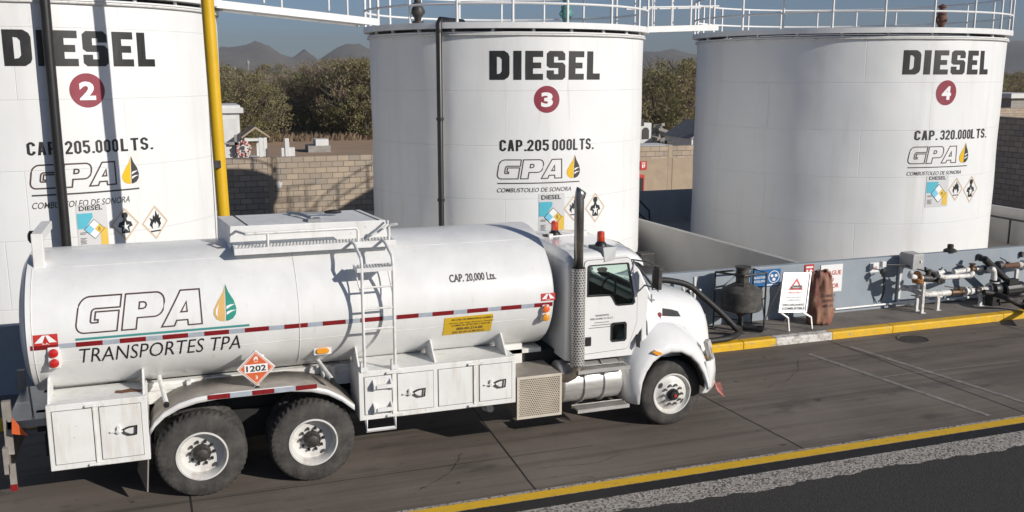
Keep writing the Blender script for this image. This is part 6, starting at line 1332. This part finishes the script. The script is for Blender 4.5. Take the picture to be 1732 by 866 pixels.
# ------------------------------------------------------------------ trees
def tree_mesh(seed, h, rad, nclump, nleaf, dry=.2):
    r = np.random.default_rng(seed); V = []; Fc = []; mi = []
    cl = []
    for i in range(nclump):
        a = r.uniform(0, 6.283); q = r.uniform(0, 1) ** .55; z = r.uniform(.05, .96); prof = math.sin(math.pi * min(1, max(.22, (z + .12) / 1.2))) ** .6
        cl.append((rad * q * prof * math.cos(a), rad * q * prof * math.sin(a), h * z, r.uniform(.30, .62) * (rad / 3)))
    for (x, y, z, cr) in cl:
        d = r.normal(size=(nleaf, 3)); d /= np.linalg.norm(d, axis=1)[:, None]; p = d * (r.uniform(.2, 1, size=(nleaf, 1)) ** .5) * cr * np.array([1.25, 1.25, .85]) + (x, y, z)
        dr = r.uniform() < dry
        for q in p:
            s = r.uniform(.05, .115); u = r.normal(size=3); u /= np.linalg.norm(u); w_ = np.cross(u, r.normal(size=3)); w_ /= np.linalg.norm(w_); b0 = len(V)
            V += [tuple(q + u * s), tuple(q + w_ * s * .6), tuple(q - u * s), tuple(q - w_ * s * .6)]; Fc.append((b0, b0 + 1, b0 + 2, b0 + 3)); mi.append(1 if dr or r.uniform() < .08 else 0)
    for i in range(900):   # bare twigs
        a = r.uniform(0, 6.283); z = r.uniform(.3, 1.0); prof = math.sin(math.pi * min(1, max(.08, (z - .08) / 1.02))) ** .6; q = r.uniform(.5, 1.06)
        p = np.array((rad * q * prof * math.cos(a), rad * q * prof * math.sin(a), h * z)); d = np.array((math.cos(a) * .7, math.sin(a) * .7, .75)) + r.normal(size=3) * .35; d *= r.uniform(.25, .7) / np.linalg.norm(d); w_ = np.cross(d, r.normal(size=3)); w_ *= .016 / np.linalg.norm(w_); b0 = len(V)
        V += [tuple(p - d - w_), tuple(p - d + w_), tuple(p + d)]; Fc.append((b0, b0 + 1, b0 + 2)); mi.append(2)
    me = bpy.data.meshes.new('crown'); me.from_pydata(V, [], Fc); me.materials.append(M['leaf']); me.materials.append(M['leaf_dry']); me.materials.append(M['twig']); me.polygons.foreach_set('material_index', mi)
    rg = random.Random(seed); b = MB(); ns = rg.choice((2, 3))
    for k in range(ns):
        a = 6.28 * k / ns + rg.uniform(-.4, .4); b.tube([(0, 0, 0), (.15 * math.cos(a), .15 * math.sin(a), h * .16), (.28 * rad * math.cos(a), .28 * rad * math.sin(a), h * .4), (.45 * rad * math.cos(a + .3), .45 * rad * math.sin(a + .3), h * .7)], [.17, .13, .085, .03], 7)
        for j in range(5):
            a2 = a + rg.uniform(-1.1, 1.1); f = rg.uniform(.3, .65); p = Vector((.3 * rad * math.cos(a) * f * 1.5, .3 * rad * math.sin(a) * f * 1.5, h * .45 * f * 1.4)); b.tube([p, p + Vector((.3 * rad * math.cos(a2), .3 * rad * math.sin(a2), h * .2)), p + Vector((.6 * rad * math.cos(a2), .6 * rad * math.sin(a2), h * rg.uniform(.22, .42)))], [.06, .04, .015], 5)
    tb = bmesh.new(); tm = bpy.data.meshes.new('trunk'); b.b.to_mesh(tm); b.b.free(); tm.materials.append(M['bark'])
    return me, tm
protos = [tree_mesh(11, 5.6, 3.3, 130, 72, .12), tree_mesh(23, 5.0, 3.0, 95, 70, .40), tree_mesh(37, 6.2, 3.7, 150, 75, .08), tree_mesh(51, 4.2, 2.6, 75, 80, .7)]
def tree(px, Y, kind, s, label, rz):
    q = P(px, 200, Y); o = bpy.data.objects.new('mesquite_tree', None); COL.objects.link(o); o.location = (q.x, Y, 0); o.scale = (s, s, s * 1.0); o.rotation_euler = (0, 0, rz); tag(o, label, 'tree', 'mesquite trees in the cemetery')
    for nm, me in zip(('crown', 'trunk'), protos[kind]): c_ = bpy.data.objects.new(nm, me); COL.objects.link(c_); c_.parent = o
trng = random.Random(5)
spots = ((385, 66, 0, .88, 'olive mesquite directly above the white mausoleum roof'), (418, 62, 2, .80, 'bushy mesquite rising behind the gabled tomb shelter'), (452, 80, 3, 1.0, 'low reddish half-dry mesquite below the pale warehouse'), (440, 95, 1, .95, 'brownish mesquite under the water tank dome'), (478, 90, 1, .9, 'thin dry mesquite just beside the chapel spire'), (512, 80, 0, .86, 'olive mesquite whose crown starts at the spire cross'), (532, 76, 2, .90, 'dense mesquite standing over the white chest tomb'), (560, 73, 1, 1.08, 'brownish mesquite to the side of the chest tomb'), (588, 70, 2, .95, 'large dense mesquite filling the gap near tank 3'), (618, 66, 0, 1.05, 'olive mesquite cut off by the edge of tank 3'), (545, 95, 2, 1.0, 'tall back-row mesquite above the chest tomb'), (600, 92, 0, 1.12, 'tallest crown of the trees near tank 3'), (470, 112, 2, .95, 'distant mesquite seen past the chapel spire'), (400, 105, 0, .95, 'distant mesquite below the thin masts'), (575, 120, 2, 1.05, 'most distant mesquite under the twin-humped mountain'),
         (650, 68, 2, .95, 'mesquite hidden behind the storage tanks'), (350, 80, 0, 1.0, 'mesquite hidden behind the storage tanks'), (1060, 75, 2, .9, 'mesquite hidden behind the storage tanks'), (1210, 75, 2, .85, 'mesquite hidden behind the storage tanks'),
         (1132, 58, 2, .86, 'dark dense mesquite above the rubble grave by tank 4'), (1160, 62, 0, .92, 'olive mesquite partly hidden by tank 4 above the gabled mausoleum'), (1112, 74, 1, .85, 'brownish mesquite behind the small white chapel'), (1103, 92, 0, .85, 'distant olive mesquite past the edge of tank 3'),
         (1675, 92, 2, .72, 'small mesquite touching the lettered edge of tank 4'), (1702, 100, 0, .78, 'olive mesquite behind the sunlit cemetery wall'), (1728, 110, 2, .75, 'distant mesquite above the low shed'))
for px, Y, k, s_, lb in spots: tree(px, Y + (9 if px < 1065 else 0), k, s_ * (1.03 if px < 1065 else 1.12), lb, trng.uniform(0, 6.28))
# weeds at the feet of the trees
b = MB()
for i in range(5000):
    px = rng.uniform(430, 640) if i % 4 else rng.uniform(1085, 1180); Y = rng.uniform(72, 92) if i % 4 else rng.uniform(60, 80); q = P(px, 240, Y); a = rng.uniform(0, 6.28); h_ = rng.uniform(.1, .55); s_ = rng.uniform(.05, .16); x, y = q.x + rng.uniform(-.5, .5), Y
    b.face([(x - s_ * math.cos(a), y - s_ * math.sin(a), 0), (x + s_ * math.cos(a), y + s_ * math.sin(a), 0), (x + s_ * .5 + rng.uniform(-.1, .1), y + rng.uniform(-.1, .1), h_)])
o = b.build('dry_weeds', M['leaf_dry'], smooth=0, recalc=False); tag(o, 'dry brown weeds and brush under the mesquite trees', 'weeds', None, 'stuff')

# ------------------------------------------------------------------ mountains
def hills(name, Y0, peaks, wdt, depth, m, base=0.):
    nx, ny = 260, 34; r = np.random.default_rng(len(peaks)); rows = []
    xs = np.linspace(P(-700, 120, Y0).x, P(2700, 120, Y0).x, nx)
    ph = r.uniform(0, 6.28, 12)
    for j in range(ny):
        v = j / (ny - 1) * 2 - 1; row = []
        for x in xs:
            z = base
            for (px, py, sig, pw) in peaks:
                c = P(px, py - 8, Y0); d = abs(x - c.x) / (sig * Y0 / FPX); z = max(z, (c.z) * math.exp(-(d ** pw) * .5))
            rug = 1 + .05 * math.sin(x / 37 + ph[0] + v * 3) + .05 * math.sin(x / 81 + ph[1] - v * 5) + .045 * math.sin(x / 17 + ph[2] + v * 8) + .03 * math.sin(x / 7.3 + ph[3] + v * 15)
            row.append((x, Y0 + v * depth + 25 * math.sin(x / 60 + ph[4]), max(-.9, z * (1 - abs(v) ** 1.25) * rug - .8)))
        rows.append(row)
    b = MB(); b.grid(rows); return b.build(name, m, smooth=80, kind='structure')
M['hill'] = mat('hill_rock', (.19, .16, .13), .95, col2=(.10, .09, .072), vscale=.03, bump=.6, bscale=.08)
hills('mountains', 2600, ((433, 67, 26, 2.2), (400, 84, 70, 2.0), (345, 92, 90, 2.), (470, 100, 40, 2.), (512, 93, 15, 2.), (590, 82, 42, 2.4), (640, 90, 50, 2.), (1120, 92, 60, 2.5), (1180, 104, 70, 2.), (1700, 74, 55, 2.2), (1760, 84, 60, 2), (100, 90, 90, 2), (860, 95, 120, 2), (1400, 98, 120, 2)), 0, 420, M['hill'])
# air
hz = MB(); hz.box(-3600, 4600, -400, 3150, -1.0, 114)
hm = bpy.data.materials.new('haze_air'); hm.use_nodes = True; ht = hm.node_tree; ht.nodes.clear()
ho = ht.nodes.new('ShaderNodeOutputMaterial'); pv = ht.nodes.new('ShaderNodeVolumePrincipled'); pv.inputs['Color'].default_value = (.45, .465, .49, 1); pv.inputs['Density'].default_value = .00034; pv.inputs['Anisotropy'].default_value = 0
ht.links.new(pv.outputs[0], ho.inputs['Volume'])
try: hm.cycles.homogeneous_volume = True
except Exception: pass
ho_ = hz.build('haze', hm, smooth=0); ho_['kind'] = 'stuff'
